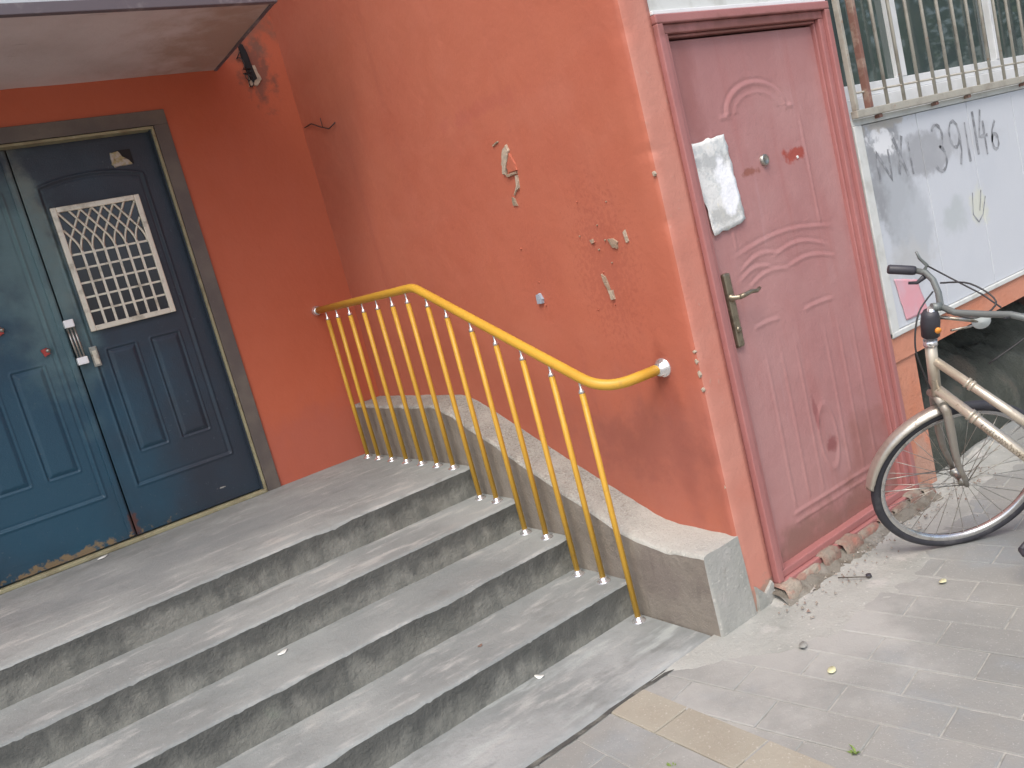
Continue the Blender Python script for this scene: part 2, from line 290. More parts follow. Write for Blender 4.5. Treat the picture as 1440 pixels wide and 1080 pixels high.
pm = mesh_of('paver', *paver_mesh(.1385, .2955), M['paver']); pb = mesh_of('paver_beige', *paver_mesh(.1475, .2955), M['paver_beige']); pg = mesh_of('paver_grey', *paver_mesh(.1475, .2955), M['paver'])
def put_paver(me, x, y, z, rot):
    o = bpy.data.objects.new('paver', me); COL.objects.link(o); o.parent = pav
    o.location = Vector((x, y, z)) - LOC[pav.name]; o.rotation_euler = (random.gauss(0, .0012), random.gauss(0, .0018), rot)
    return o
th = math.radians(9.5); ex = (math.cos(th), math.sin(th)); ey = (-math.sin(th), math.cos(th)); cnt = 0
rest = MB(); near = []
for i in range(-26, 42):
    for j in range(-12, 26):
        a = -.21 + .143 * i; b = -2.965 - .15 + .3 * (-j) + (.15 if i % 2 else 0) + 1.5
        x = a * ex[0] + b * ey[0]; y = a * ex[1] + b * ey[1]
        if x < -.60 or y > -2.42 and x < 1.3: continue
        if y > -1.2: continue
        if x > 4.4 or y < -6: continue
        near.append((math.hypot(x + .2 - .8, y + 3.1), x, y))
near.sort()
pvs, pfs = paver_mesh(.1385, .2955)
for q, (d, x, y) in enumerate(near):
    if q < 205: put_paver(pm, x, y, G + random.gauss(0, .0009), th)
    else:
        vs = [(x + vx * ex[0] + vy * ey[0], y + vx * ex[1] + vy * ey[1], G + vz) for vx, vy, vz in pvs]; rest.add(vs, pfs)
for k in range(12):
    put_paver(pb, -.617, -2.66 - .3 * k + .1, G + .0025, 0)
    for i in range(14):
        x = -.617 - .15 * (i + 1); y = -2.66 - .3 * k + (.15 if i % 2 else .02)
        if k < 4 and i < 7: put_paver(pg, x, y, G + random.gauss(.0005, .0008), 0)
        else:
            vs = [(x + vx * 1.05, y + vy, G + vz) for vx, vy, vz in pvs]; rest.add(vs, pfs)
r_ = rest.build('paver', M['paver'], pav); tag(r_, kind='stuff')

# ------------------------------------------------------------------ entrance steps
XL, XR = -4.2, -.181
steps = empty('entrance_steps', (-1.6, -1.6, G), 'worn grey cement entrance steps, four risers leading up to the blue double door', 'steps')
def step(name, yb, yf, z, zb, seed, xl=XL, xr=XR, dx=.012):
    """tread from yb to nosing yf at height z, riser down to zb"""
    n = int((xr - xl) / dx); rows_t = []; rows_r = []; prof_t = [0, .25, .5, .75, .92]
    for i in range(n + 1):
        x = xl + (xr - xl) * i / n
        jy = .004 * nz(x, seed, 0, 1.7) + .0025 * nz(x, seed, 3, 14) + .003 * nz(x, seed, 4, 37); jz = .0025 * nz(x, seed, 7, 1.6) + .0015 * nz(x, seed, 9, 17) + .002 * nz(x, seed, 5, 41)
        chip = max(0, nz(x, seed, 21, 5.5) - .33) * .022 + max(0, nz(x, seed, 33, 26) - .34) * .026
        nos = yf + jy
        t = []
        for p in prof_t:
            y = yb + (yf + .02 - yb) * p; t.append((x, y, z + .0025 * nz(x, y, seed, 2.2) + .0012 * nz(x, y, seed, 9)))
        r = .012 + chip
        t += [(x, nos + r, z + jz * .4 - chip * .1), (x, nos + r * .35, z - r * .22 + jz * .7), (x, nos + .001, z - r * .75 + jz)]
        rows_t.append(t)
        q = [(x, nos + .001, z - r * .75 + jz)]
        for p in (.25, .45, .65, .85, 1.):
            zz = z - r - (z - r - zb) * p; q.append((x, yf + .003 + .006 * nz(x, zz, seed + 5, 6) + .003 * nz(x, zz, seed, 19) - .004 * p * p, zz))
        rows_r.append(q)
    mb = MB(); mb.grid(rows_t, 0, True, True); mb.grid(rows_r, 1, True, True)
    for xx, rr in ((xl, 0), (xr, -1)):
        pts = rows_t[rr] + rows_r[rr][1:] + [(xx, yb, zb)]; mb.add(pts, [tuple(range(len(pts)))], 1)
    mb.add([(xl, yb, zb), (xr, yb, zb), (xr, yb, z - .003), (xl, yb, z - .003)], [(0, 1, 2, 3)], 1)
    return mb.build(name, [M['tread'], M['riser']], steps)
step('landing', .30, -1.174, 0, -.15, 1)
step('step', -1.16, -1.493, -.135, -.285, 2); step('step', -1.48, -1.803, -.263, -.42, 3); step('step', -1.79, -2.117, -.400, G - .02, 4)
# apron slab with rough front edge
n = 130; rows = []
for i in range(n + 1):
    x = XL + (-.19 - XL) * i / n; e = -2.503 + .006 * nz(x, 2, 0, 3) + .005 * nz(x, 2, 0, 17) + max(0, nz(x, 5, 1, 9) - .3) * .03
    rows.append([(x, y, G + .009 + .002 * nz(x, y, 5, 3)) for y in (-2.10, -2.2, -2.3, -2.4, -2.47)] + [(x, e + .008, G + .008), (x, e, G + .001), (x, e + .003, G - .03)])
mb = MB(); mb.grid(rows, 0, True, True); ap = mb.build('cement_apron', M['apron']); tag(ap, kind='structure')
ck = MB(); ck.add([(XL, -2.53, G + .0022), (-.19, -2.53, G + .0022), (-.19, -2.48, G + .0022), (XL, -2.48, G + .0022)], [(0, 1, 2, 3)])
rows = []
for i in range(n + 1):
    x = XL + (-.19 - XL) * i / n; w = .010 + .010 * (nz(x, 8, 0, 4) + .6) + .004 * nz(x, 1, 4, 25)
    rows.append([(x, -2.49, G + .003), (x, -2.505 - w, G + .003)])
mb = MB(); mb.grid(rows, 0, False, True); tag(mb.build('joint_gap', M['crackdirt']), kind='structure')
# cement skirt against the building foot
rows = []
for i in range(150):
    x = -.50 + 2.3 * i / 149; row = []
    for j in range(34):
        t = j / 33; y = -2.506 - .55 * t
        dpt = .34 + .07 * nz(x, 3, 1, 2.5) + .03 * nz(x, 3, 1, 8) - max(0, x - .5) * .14 - max(0, -.05 - x) * .75
        hgt = .012 * (1 - (y + 2.5) / -max(dpt, .01)) + .0025 * fbm(x, y, 3, 9) + (.02 * max(0, 1 - (-2.5 - y) / .12) * (1 + nz(x, y, 4, 11)) if x > .1 else 0)
        row.append((x, y, G + min(.05, max(hgt, -.012))))
    rows.append(row)
mb = MB(); mb.grid(rows, 0, True); sk = mb.build('cement_skirt', M['skirt']); tag(sk, kind='structure')

# ------------------------------------------------------------------ low kerb wall beside the steps
rows_top = []; WP = -.180
def ktop(y):
    if y > -1.0: return .294
    if y > -2.20: return .294 + (y + 1.0) / (-1.20) * (-.225 - .294)
    return -.225 - (-(y + 2.2)) * .03
ny = 110; mb = MB(); top = []; side = []; YE = -2.537
for i in range(ny + 1):
    y = 0 + YE * i / ny; z = ktop(y); 
    for sgn, q in ((.08, 1),):
        z = (ktop(y + sgn) + ktop(y - sgn) + ktop(y)) / 3 if .1 < -y < 2.45 else z
    row = []
    for k, x in enumerate((.004, -.04, -.09, -.14, WP + .014, WP + .004, WP)):
        zz = z + .004 * nz(x, y, 0, 8) + .003 * nz(x, y, 1, 25) - (0, 0, 0, 0, .001, .005, .014)[k] - max(0, nz(y, 2, 2, 7) - .3) * .02 * (k >= 4)
        row.append((x + .003 * nz(y, k, 0, 9), y, zz))
    top.append(row)
    zb = G - .02; c = [row[-1]]
    for t in (.15, .35, .55, .75, 1.): zz = row[-1][2] + (zb - row[-1][2]) * t; c.append((WP + .004 * nz(y, zz, 3, 5) - .004 * t, y, zz))
    side.append(c)
mb.grid(top, 0, True); mb.grid(side, 1, True)
end = []
for ti, t in enumerate((0, .15, .35, .55, .75, 1.)):
    row = []
    for k, p in enumerate(top[-1]):
        if k == 6: row.append(side[-1][ti]); continue
        x = p[0]; zz = p[2] + (G - .02 - p[2]) * t
        row.append((x, p[1] - (.010 * t if k < 6 else 0) - (.004 * nz(x, zz, 1, 9) if ti else 0), zz))
    end.append(row)
mb.grid(end, 2, True)
kw = mb.build('kerb_wall', [M['kerb_top'], M['kerb_side'], M['skirt']], origin=(-.09, -1.3, G))
tag(kw, 'low sloping cement kerb wall with pebbly pale top running down beside the steps behind the yellow railing', 'low wall')

# ------------------------------------------------------------------ building shell
bld = empty('building', (0, -1.2, G), 'red plastered building with entrance recess, side wall and white panelled bay on the right', 'building')
def wall_xz(name, x0, x1, z0, z1, y, mat, nx=40, nzv=40, amp=.004, depth=.2, parent=bld):
    rows = [[(x0 + (x1 - x0) * i / nx, y - amp * fbm(x0 + (x1 - x0) * i / nx, y, z0 + (z1 - z0) * j / nzv, 1.3), z0 + (z1 - z0) * j / nzv) for j in range(nzv + 1)] for i in range(nx + 1)]
    mb = MB(); mb.grid(rows, 0, True, False)
    b = .02; bx = [(x0, y + b, z0), (x1, y + b, z0), (x1, y + depth, z0), (x0, y + depth, z0)]
    mb.box((x0 + .001, y + .012, z0 + .001), (x1 - .001, y + depth, z1 - .001)); return mb.build(name, mat, parent)
wall_xz('back_wall', -.718, .01, -.02, 6, 0, M['back_red'], 30, 120)
wall_xz('back_wall', -6.5, -2.22, -.02, 6, 0, M['back_red'], 30, 60)
wall_xz('back_wall', -2.22, -.718, 2.052, 6, 0, M['back_red'], 30, 60)
# side wall with rounded, chipped outer corner and the narrow front edge
prof = [(0, .05 - 2.56 * i / 90) for i in range(90)] + [(0.0, -2.515), (.002, -2.526), (.007, -2.532), (.014, -2.535)] + [(.014 + .121 * i / 6, -2.536) for i in range(1, 7)] + [(.137, -2.50), (.137, -2.3)]
nzv = 190; rows = []
for i, (px, py) in enumerate(prof):
    row = []
    for j in range(nzv + 1):
        z = G - .02 + (2.6 - G) * (j / nzv) if j < nzv else 6
        w = .004 * fbm(px, py, z, 1.3, 2) + .0004 * fbm(px + 3, py, z, 9, 2)
        edge = max(0, 1 - abs(i - 92) / 3.5)
        wob = edge * (.010 * nz(z, 1, 4, 3) + .007 * nz(z, 2, 2, 11) + max(0, nz(z, 6, 3, 13) - .3) * .03)
        bow = .006 * math.sin((z - .3) * 1.6) if py < -2.0 else 0
        if i < 90: row.append((px - w + wob * .6, py, z))
        else: row.append((px - w * .3 + wob * .8 + bow, py + wob * .8, z))
    rows.append(row)
mb = MB(); mb.grid(rows[:93], 0, True, True); mb.grid(rows[92:], 1, True, True); mb.box((.02, -2.28, G), (.136, .2, 6))
mb.build('side_wall', [M['side_red'], M['strip_red']], bld)
wall_xz('front_wall', .137, 7, 2.35, 6, -2.534, M['strip_red'], 20, 20)
wall_xz('front_wall', .137, 1.128, 2.2, 2.35, -2.534, M['strip_red'], 8, 4)
wall_xz('pier', 1.131, 1.293, G - .02, .075, -2.530, M['orange'], 10, 30, .005, .15)
wall_xz('beam', 1.131, 7, .068, .172, -2.540, M['orange'], 60, 6, .003, .15)
boxo('recess_wall', (1.28, -2.38, G - .01), (1.293, -1.0, .07), M['voidwall'], bld)
boxo('recess_wall', (1.2, -1.3, G - .01), (7, -1.2, .17), M['voidwall'], bld)
boxo('floor_slab', (1.15, -2.38, .075), (7, -.2, .16), M['interior'], bld)
boxo('inner_wall', (.14, -2.2, G), (1.13, -2.0, 2.4), M['interior'], bld)
boxo('inner_wall', (1.2, -2.0, .16), (7, -1.8, 6), M['interior'], bld)
boxo('roof_slab', (-6.5, -2.5, 6.0), (7, .3, 6.15), M['soffit'], bld)
boxo('inner_wall', (-2.25, .3, -.02), (-.6, .4, 2.3), M['interior'], bld)

boxo('door_base', (.1375, -2.525, G - .01), (1.13, -2.3, -.5085), M['skirt'], bld)
# plaster damage
def chip(name, pts, axis, pos, mat, th=.003, parent=bld, out=-1):
    """irregular low plate on a wall: pts are (h, z)"""
    cx = sum(p[0] for p in pts) / len(pts); cz = sum(p[1] for p in pts) / len(pts); ring = []
    for i in range(len(pts)):
        a = pts[i]; b = pts[(i + 1) % len(pts)]
        for t in (0, .25, .5, .75):
            u = a[0] + (b[0] - a[0]) * t; v = a[1] + (b[1] - a[1]) * t; k = 1 + .22 * nz(u, v, 3, 60); ring.append((cx + (u - cx) * k, cz + (v - cz) * k))
    def P(u, v, d): return (pos + out * d, u, v) if axis == 'x' else (u, pos + out * d, v)
    n = len(ring); vs = [P(u, v, -.006) for u, v in ring] + [P(cx + (u - cx) * .93, cz + (v - cz) * .93, th + .0015 * nz(u, v, 1, 80)) for u, v in ring] + [P(cx, cz, th * 1.1)]
    fs = [(i, (i + 1) % n, n + (i + 1) % n, n + i) for i in range(n)] + [(n + i, n + (i + 1) % n, 2 * n) for i in range(n)]
    return MB().add(vs, fs).build(name, mat, parent)
X0 = -.003
chip('plaster_chip', [(-1.772, 1.315), (-1.80, 1.325), (-1.81, 1.30), (-1.79, 1.27), (-1.765, 1.24), (-1.755, 1.215), (-1.735, 1.215), (-1.742, 1.26)], 'x', X0, M['chipwhite'], .008)
chip('plaster_hole', [(-1.80, 1.30), (-1.825, 1.25), (-1.832, 1.215), (-1.77, 1.218), (-1.765, 1.245), (-1.785, 1.275)], 'x', X0, M['side_red'], .004)
chip('plaster_chip', [(-1.755, 1.216), (-1.83, 1.214), (-1.825, 1.204), (-1.76, 1.204)], 'x', X0, M['chipgrey'], .008)
chip('plaster_chip', [(-1.81, 1.20), (-1.825, 1.20), (-1.815, 1.15), (-1.79, 1.14), (-1.77, 1.128), (-1.80, 1.145)], 'x', X0, M['chipwhite'], .006)
chip('plaster_chip', [(-1.75, 1.125), (-1.765, 1.12), (-1.775, 1.085), (-1.745, 1.09)], 'x', X0, M['chipgrey'], .003)
chip('plaster_chip', [(-1.71, 1.345), (-1.75, 1.352), (-1.75, 1.346), (-1.71, 1.338)], 'x', X0, M['chipgrey'], .003)
chip('plaster_chip', [(-2.245, .872), (-2.27, .875), (-2.295, .855), (-2.285, .832), (-2.262, .838)], 'x', X0, M['chipgrey'], .004)
chip('plaster_chip', [(-2.15, .885), (-2.165, .888), (-2.17, .872), (-2.155, .87)], 'x', X0, M['chipgrey'], .003)
chip('plaster_chip', [(-2.33, .885), (-2.342, .89), (-2.348, .85), (-2.335, .845)], 'x', X0, M['chipwhite'], .003)
chip('plaster_chip', [(-2.168, .755), (-2.185, .745), (-2.198, .69), (-2.185, .69), (-2.172, .72)], 'x', X0, M['chipgrey'], .004)
chip('plaster_chip', [(-2.188, .69), (-2.208, .69), (-2.21, .655), (-2.192, .655)], 'x', X0, M['chipwhite'], .006)
chip('wall_anchor', [(-1.752, .722), (-1.772, .726), (-1.788, .70), (-1.782, .682), (-1.748, .682)], 'x', X0, M['bluebit'], .009)
for i in range(14):
    cy, cz, sy, sz = random.choice([(-2.2, .8, .07, .1), (-2.22, .68, .05, .06), (-1.8, .8, .05, .07), (-2.28, .93, .05, .05)])
    u = random.gauss(cy, sy); v = random.gauss(cz, sz); r = random.uniform(.0015, .004)
    if u < -2.48: continue
    chip('pock_mark', [(u - r, v), (u, v + r), (u + r, v), (u, v - r * 1.3)], 'x', X0, random.choice([M['side_red'], M['chipgrey'], M['side_red']]), .003)
for z, w_ in ((-.05, .7), (.40, .8), (.36, .9), (.30, .6), (1.05, .6), (.44, .4)):
    z += random.gauss(0, .01); chip('plaster_chip', [(-2.525, z + .007 * w_), (-2.531, z + .013 * w_), (-2.536, z - .004 * w_), (-2.531, z - .015 * w_), (-2.526, z - .006 * w_)], 'x', .003, M['chipwhite'], .004)
chip('plaster_chip', [(-.02 + .05, G + .10), (.06, G + .05), (.12, G + .09), (.134, G + .02), (.02, G + .0)], 'y', -2.54, M['skirt'], .006)
# hole high up beside the corner with a stub of cables
hb = empty('cable_hole', (-.18, -.01, 2.2), 'ragged cable hole with black wires high on the red wall beside the canopy', 'cable hole')
chip('hole_rim', [(-.185, 2.215), (-.135, 2.235), (-.118, 2.15), (-.150, 2.12), (-.20, 2.12), (-.195, 2.16)], 'y', -.004, M['chipwhite'], .006, hb)
chip('hole_opening', [(-.20, 2.36), (-.172, 2.35), (-.158, 2.27), (-.146, 2.155), (-.168, 2.135), (-.188, 2.15), (-.195, 2.24)], 'y', -.006, M['black'], .008, hb)
for k in range(4):
    mb = MB(); pts = [(-.175 + .004 * k, -.012, 2.15 + .02 * k)] + [(-.185 - .02 * math.sin(t * 2 + k) - .012 * k, -.02 - .012 * math.sin(t * 3), 2.15 + .03 * k + .035 * math.cos(t * 2.2 + k)) for t in np.linspace(.2, 1.8, 7)] + [(-.178, -.01, 2.33)]
    mb.tube(pts, .0028, 6); mb.build('wire', M['cable'], hb)
for o_ in [hb]: o_.location.x -= .035
mb = MB(); mb.tube([(-.006, -.04, 1.86), (-.008, -.14, 1.855), (-.010, -.22, 1.82), (-.010, -.27, 1.80), (-.012, -.34, 1.775), (-.008, -.42, 1.785)], .0032, 6)
mb.tube([(-.011, -.27, 1.80), (-.012, -.275, 1.85)], .002, 6)
tag(mb.build('loose_wire', M['cable'], origin=(-.01, -.2, 1.8)), 'short thin black wire sticking out of the red side wall near the inner corner', 'wire')

# ------------------------------------------------------------------ canopy
cn = empty('entrance_canopy', (-2.4, -.5, 2.22), 'grimy white concrete canopy slab over the blue double door', 'canopy')
ZC = 2.223
rows = []
for i in range(41):
    x = -4.6 + (4.6 - .398) * i / 40
    rows.append([(x, -.93 * j / 10 , ZC + .004 * fbm(x, -.93 * j / 10, 1, 2)) for j in range(11)])
mb = MB(); mb.grid(rows, 0, True, False); mb.box((-4.6, -.93, ZC + .02), (-.398, -.002, ZC + .12)); mb.build('soffit', M['soffit'], cn)
boxo('drip_edge', (-4.62, -.962, ZC - .012), (-.385, -.93, ZC + .03), M['drip'], cn, .003)
boxo('fascia', (-4.61, -.958, ZC + .031), (-.39, -.932, ZC + .19), M['fascia'], cn)
boxo('edge_strip', (-.397, -.93, ZC - .006), (-.383, -.003, ZC + .12), M['drip'], cn)

# ------------------------------------------------------------------ relief helper for pressed door leaves
def relief(x0, x1, z0, z1, y, nx, nzv, hf, thick=.03):
    xs = np.linspace(x0, x1, nx); zs = np.linspace(z0, z1, nzv); X, Z = np.meshgrid(xs, zs, indexing='ij'); H = hf(X, Z)
    mb = MB(); rows = [[(float(X[i, j]), float(y - H[i, j]), float(Z[i, j])) for j in range(nzv)] for i in range(nx)]
    mb.grid(rows, 0, True, False)
    for (a, b) in (((x0, z0), (x1, z0)), ((x1, z0), (x1, z1)), ((x1, z1), (x0, z1)), ((x0, z1), (x0, z0))):
        mb.add([(a[0], y, a[1]), (b[0], y, b[1]), (b[0], y + thick, b[1]), (a[0], y + thick, a[1])], [(0, 1, 2, 3)])
    return mb
def sdrect(X, Z, a, b, c, d):
    cx, cz = (a + b) / 2, (c + d) / 2; qx = np.abs(X - cx) - (b - a) / 2; qz = np.abs(Z - cz) - (d - c) / 2
    return np.minimum(np.maximum(qx, qz), 0) + np.hypot(np.maximum(qx, 0), np.maximum(qz, 0))
def gs(d, w): return np.exp(-(d / w) ** 2)
def step_(d, w): return 1 / (1 + np.exp(np.clip(d / w, -30, 30)))

# ------------------------------------------------------------------ blue double door
bd = empty('double_door', (-1.4675, .02, 0), 'dark blue metal double door with arched panels and a cream lattice grille under the canopy', 'door')
def blue_h(cx, big=True):
    a, b = cx - .24, cx + .24
    def f(X, Z):
        zt = 1.765 + .034 * (1 - ((X - cx) / .24) ** 2)
        qx = np.abs(X - cx) - .24; qz = np.maximum(Z - zt, .262 - Z); d = np.where(np.maximum(qx, qz) < 0, np.maximum(qx, qz), np.hypot(np.maximum(qx, 0), np.maximum(qz, 0)))
        H = -.005 * step_(d, .0025) + .005 * gs(d - .006, .006) - .003 * gs(d + .008, .004)
        for (p, q) in ((cx - .175, cx - .045), (cx + .04, cx + .172)):
            e = sdrect(X, Z, p, q, .425, .948); H = H + .006 * step_(e + .014, .002) * 0.7 - .005 * gs(e, .005) + .0035 * gs(e - .009, .004)
        return H
    return f
ly = .045
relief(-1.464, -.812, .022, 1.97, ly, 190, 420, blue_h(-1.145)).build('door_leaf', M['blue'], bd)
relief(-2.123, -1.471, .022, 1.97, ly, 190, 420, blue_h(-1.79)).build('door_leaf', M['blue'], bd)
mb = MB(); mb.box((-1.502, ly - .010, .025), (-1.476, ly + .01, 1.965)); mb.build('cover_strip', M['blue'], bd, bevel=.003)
# frame: dark grey outer casing with cream inner line
def frame_ring(name, xa, xb, zt, w, y0, y1, mat, parent, z0=0., bev=.002):
    mb = MB(); mb.box((xa, y0, z0), (xa + w, y1, zt - w)); mb.box((xb - w, y0, z0), (xb, y1, zt - w)); mb.box((xa, y0, zt - w + .0005), (xb, y1, zt)); return mb.build(name, mat, parent, bevel=bev)
frame_ring('door_frame', -2.222, -.717, 2.054, .074, -.012, .03, M['frame_grey'], bd)
frame_ring('frame_trim', -2.145, -.794, 1.977, .014, -.016, .05, M['cream'], bd, .0, .003)
frame_ring('inner_jamb', -2.131, -.808, 1.963 + .012, .006, .0, .09, M['blue'], bd)
mb = MB(); mb.box((-2.13, -.022, .0005), (-.80, .02, .020)); mb.box((-2.13, .02, .0005), (-.80, .09, .012)); mb.build('threshold', M['cream'], bd, bevel=.004)
# grille
gx0, gx1, gz0, gz1 = -1.368, -.953, 1.054, 1.666; gy = .026
gr = MB(); w = .026
gr.box((gx0, gy, gz0), (gx0 + w, ly + .002, gz1)); gr.box((gx1 - w, gy, gz0), (gx1, ly + .002, gz1)); gr.box((gx0 + w, gy + .0003, gz0), (gx1 - w, ly + .002, gz0 + w)); gr.box((gx0 + w, gy + .0003, gz1 - w), (gx1 - w, ly + .002, gz1))
g = gr.build('window_grille', M['champagne'], bd, bevel=.003); g['label'] = 'cream metal grille with pointed arches over a lattice'
boxo('glass', (gx0 + w, ly - .004, gz0 + w), (gx1 - w, ly - .002, gz1 - w), M['darkglass'], g, origin=LOC[g.name])
ix0, ix1, iz0, iz1 = gx0 + w, gx1 - w, gz0 + w, gz1 - w; cw = (ix1 - ix0) / 7; zs = 1.432; zap = 1.515
br = .0058
for i in range(1, 7):
    x = ix0 + cw * i; MB().box((x - br, gy + .004, iz0), (x + br, gy + .012, zs + .01)).build('bar', M['champagne'], g)
for k in range(1, 6):
    z = iz0 + (zs - iz0) * k / 5; MB().box((ix0, gy + .0105, z - .0048), (ix1, gy + .0165, z + .0048)).build('crossbar', M['champagne'], g)
for i in range(0, 8):
    for sg in (-1, 1):
        pts = []
        for t in np.linspace(0, 1, 40):
            z = zs + (iz1 - zs) * t; u = (z - zs) / (zap - zs)
            dx = (cw / 2) * u ** 2.0 if u < 1 else cw / 2 + (z - zap) * (cw / (zap - zs)) * .98
            x = ix0 + cw * i + sg * dx
            if ix0 - .001 <= x <= ix1 + .001: pts.append((x, gy + .008 + (.003 if sg > 0 else 0), z))
            else: break
        if len(pts) > 2:
            mb = MB(); mb.tube(pts, .0064, 4, flat=1.0, ref=(0, 1, 0)); mb.build('tracery_rib', M['champagne'], g)
# pull handle across the meeting stiles
hd_ = boxo('pull_handle', (-1.476, -.004, 1.098), (-1.432, ly - .008, 1.136), M['white_met'], bd, .004); hd_['label'] = 'white capped pull handle with three steel rods'
MB().box((-1.472, -.004, .912), (-1.424, ly - .008, .948)).build('handle_cap', M['white_met'], hd_, origin=LOC[hd_.name], bevel=.004)
for dx in (-.0145, 0, .0145):
    MB().tube([(-1.453 + dx, .012, 1.102), (-1.449 + dx, .012, .945)], .0052, 8).build('handle_rod', M['steel'], hd_, origin=LOC[hd_.name])
lk = boxo('lock_plate', (-1.402, ly - .012, .885), (-1.368, ly + .001, .985), M['steel'], bd, .002)
boxo('latch_cover', (-1.395, ly - .018, .895), (-1.375, ly - .011, .965), M['champagne'], lk, .002, LOC[lk.name])
boxo('vent_opening', (-.995, ly - .0075, 1.82), (-.925, ly - .004, 1.892), M['black'], bd)
chip('torn_sticker', [(-1.022, 1.885), (-.985, 1.893), (-.97, 1.86), (-.945, 1.84), (-.932, 1.818), (-1.02, 1.812), (-1.03, 1.85)], 'y', ly - .008, mk('torn_sticker', (.35, .30, .16), .8, layers=[('noise', 40, (.45, .42, .38), .4, .6), ('noise', 25, (.2, .13, .06), .55, .68)]), .002, bd)
for k, (x, z) in enumerate(((-1.585, 1.012), (-1.74, 1.155))):
    chip('tape_remnant', [(x - .02, z + .015), (x + .01, z + .02), (x + .018, z - .012), (x - .008, z - .02)], 'y', ly - .006, M['redtape'], .004, bd)
    MB().lathe((x + .012, ly + .002, z + .006), (0, -1, 0), [(0, .012), (.014, .011), (.016, .0)], 12).build('lock_cylinder', M['steel'], bd)

# ------------------------------------------------------------------ handrail
xb = -.231
hr = empty('handrail', (xb, -1.2, G), 'yellow painted steel handrail with fourteen balusters and chrome flanges on the steps', 'handrail')
def fillet(P, r, n=8):
    P = [Vector(p) for p in P]; out = [P[0]]
    for i in range(1, len(P) - 1):
        a = (P[i - 1] - P[i]).normalized(); b = (P[i + 1] - P[i]).normalized(); rr = r[i - 1]
        p0 = P[i] + a * rr; p1 = P[i] + b * rr
        for k in range(n + 1): t = k / n; out.append(p0 * (1 - t) ** 2 + P[i] * 2 * t * (1 - t) + p1 * t * t)
    out.append(P[-1]); return out
path = fillet([(xb, -.012, .868), (xb, -1.170, .872), (xb, -2.300, .374), (-.012, -2.368, .388)], [.045, .115], 10)
mb = MB(); mb.tube(path, .0195, 16); mb.build('top_rail', M['yellow'], hr)
def flange(p, ax, r=.034):
    f = MB().lathe(p, ax, [(.001, 0), (.001, r), (.005, r), (.011, r * .86), (.013, .025), (.03, .0235), (.031, .0)], 24).build('wall_flange', M['chrome'], hr)
flange((-.001, -2.372, .388), (-1, -.1, 0), .036); flange((xb, -.003, .868), (0, -1, 0), .03)
def rail_z(y):
    if y > -1.17: return .869
    return .872 + (y + 1.17) * (.498 / 1.13)
ys = [(-.128, 0), (-.269, 0), (-.430, 0), (-.600, 0), (-.765, 0), (-.925, 0), (-1.080, 0), (-1.252, -.135), (-1.390, -.135), (-1.556, -.263), (-1.708, -.263), (-1.864, -.400), (-2.022, -.400), (-2.176, G + .009)]
ff = mesh_of('foot_flange', *(lambda m_: (m_.v, m_.f))(MB().lathe((0, 0, 0), (0, 0, 1), [(.0, .028), (.003, .028), (.006, .025), (.009, .017), (.016, .0155), (.020, .013), (.021, .0)], 20)), M['chrome'])
fc = mesh_of('collar', *(lambda m_: (m_.v, m_.f))(MB().lathe((0, 0, 0), (0, 0, 1), [(-.004, .0), (-.004, .0122), (.006, .0118), (.012, .0055), (.040, .005), (.042, .0085), (.046, .008), (.046, 0)], 12)), M['chrome'])
for me in (ff, fc):
    for p in me.polygons: p.use_smooth = True
for i, (y, z) in enumerate(ys):
    zt = rail_z(y) - .058; lean = random.gauss(0, .003)
    mb = MB(); mb.tube([(xb, y, z + .012), (xb + lean * .5, y + random.gauss(0, .0015), (z + zt) / 2), (xb, y, zt)], .0112, 12)
    b = mb.build('baluster', M['yellow'], hr, origin=(xb, y, z))
    for nm, me, zz in (('foot_flange', ff, 0.), ('collar', fc, zt - z)):
        q = bpy.data.objects.new(nm, me); COL.objects.link(q); q.parent = b; q.location = (0, 0, zz)

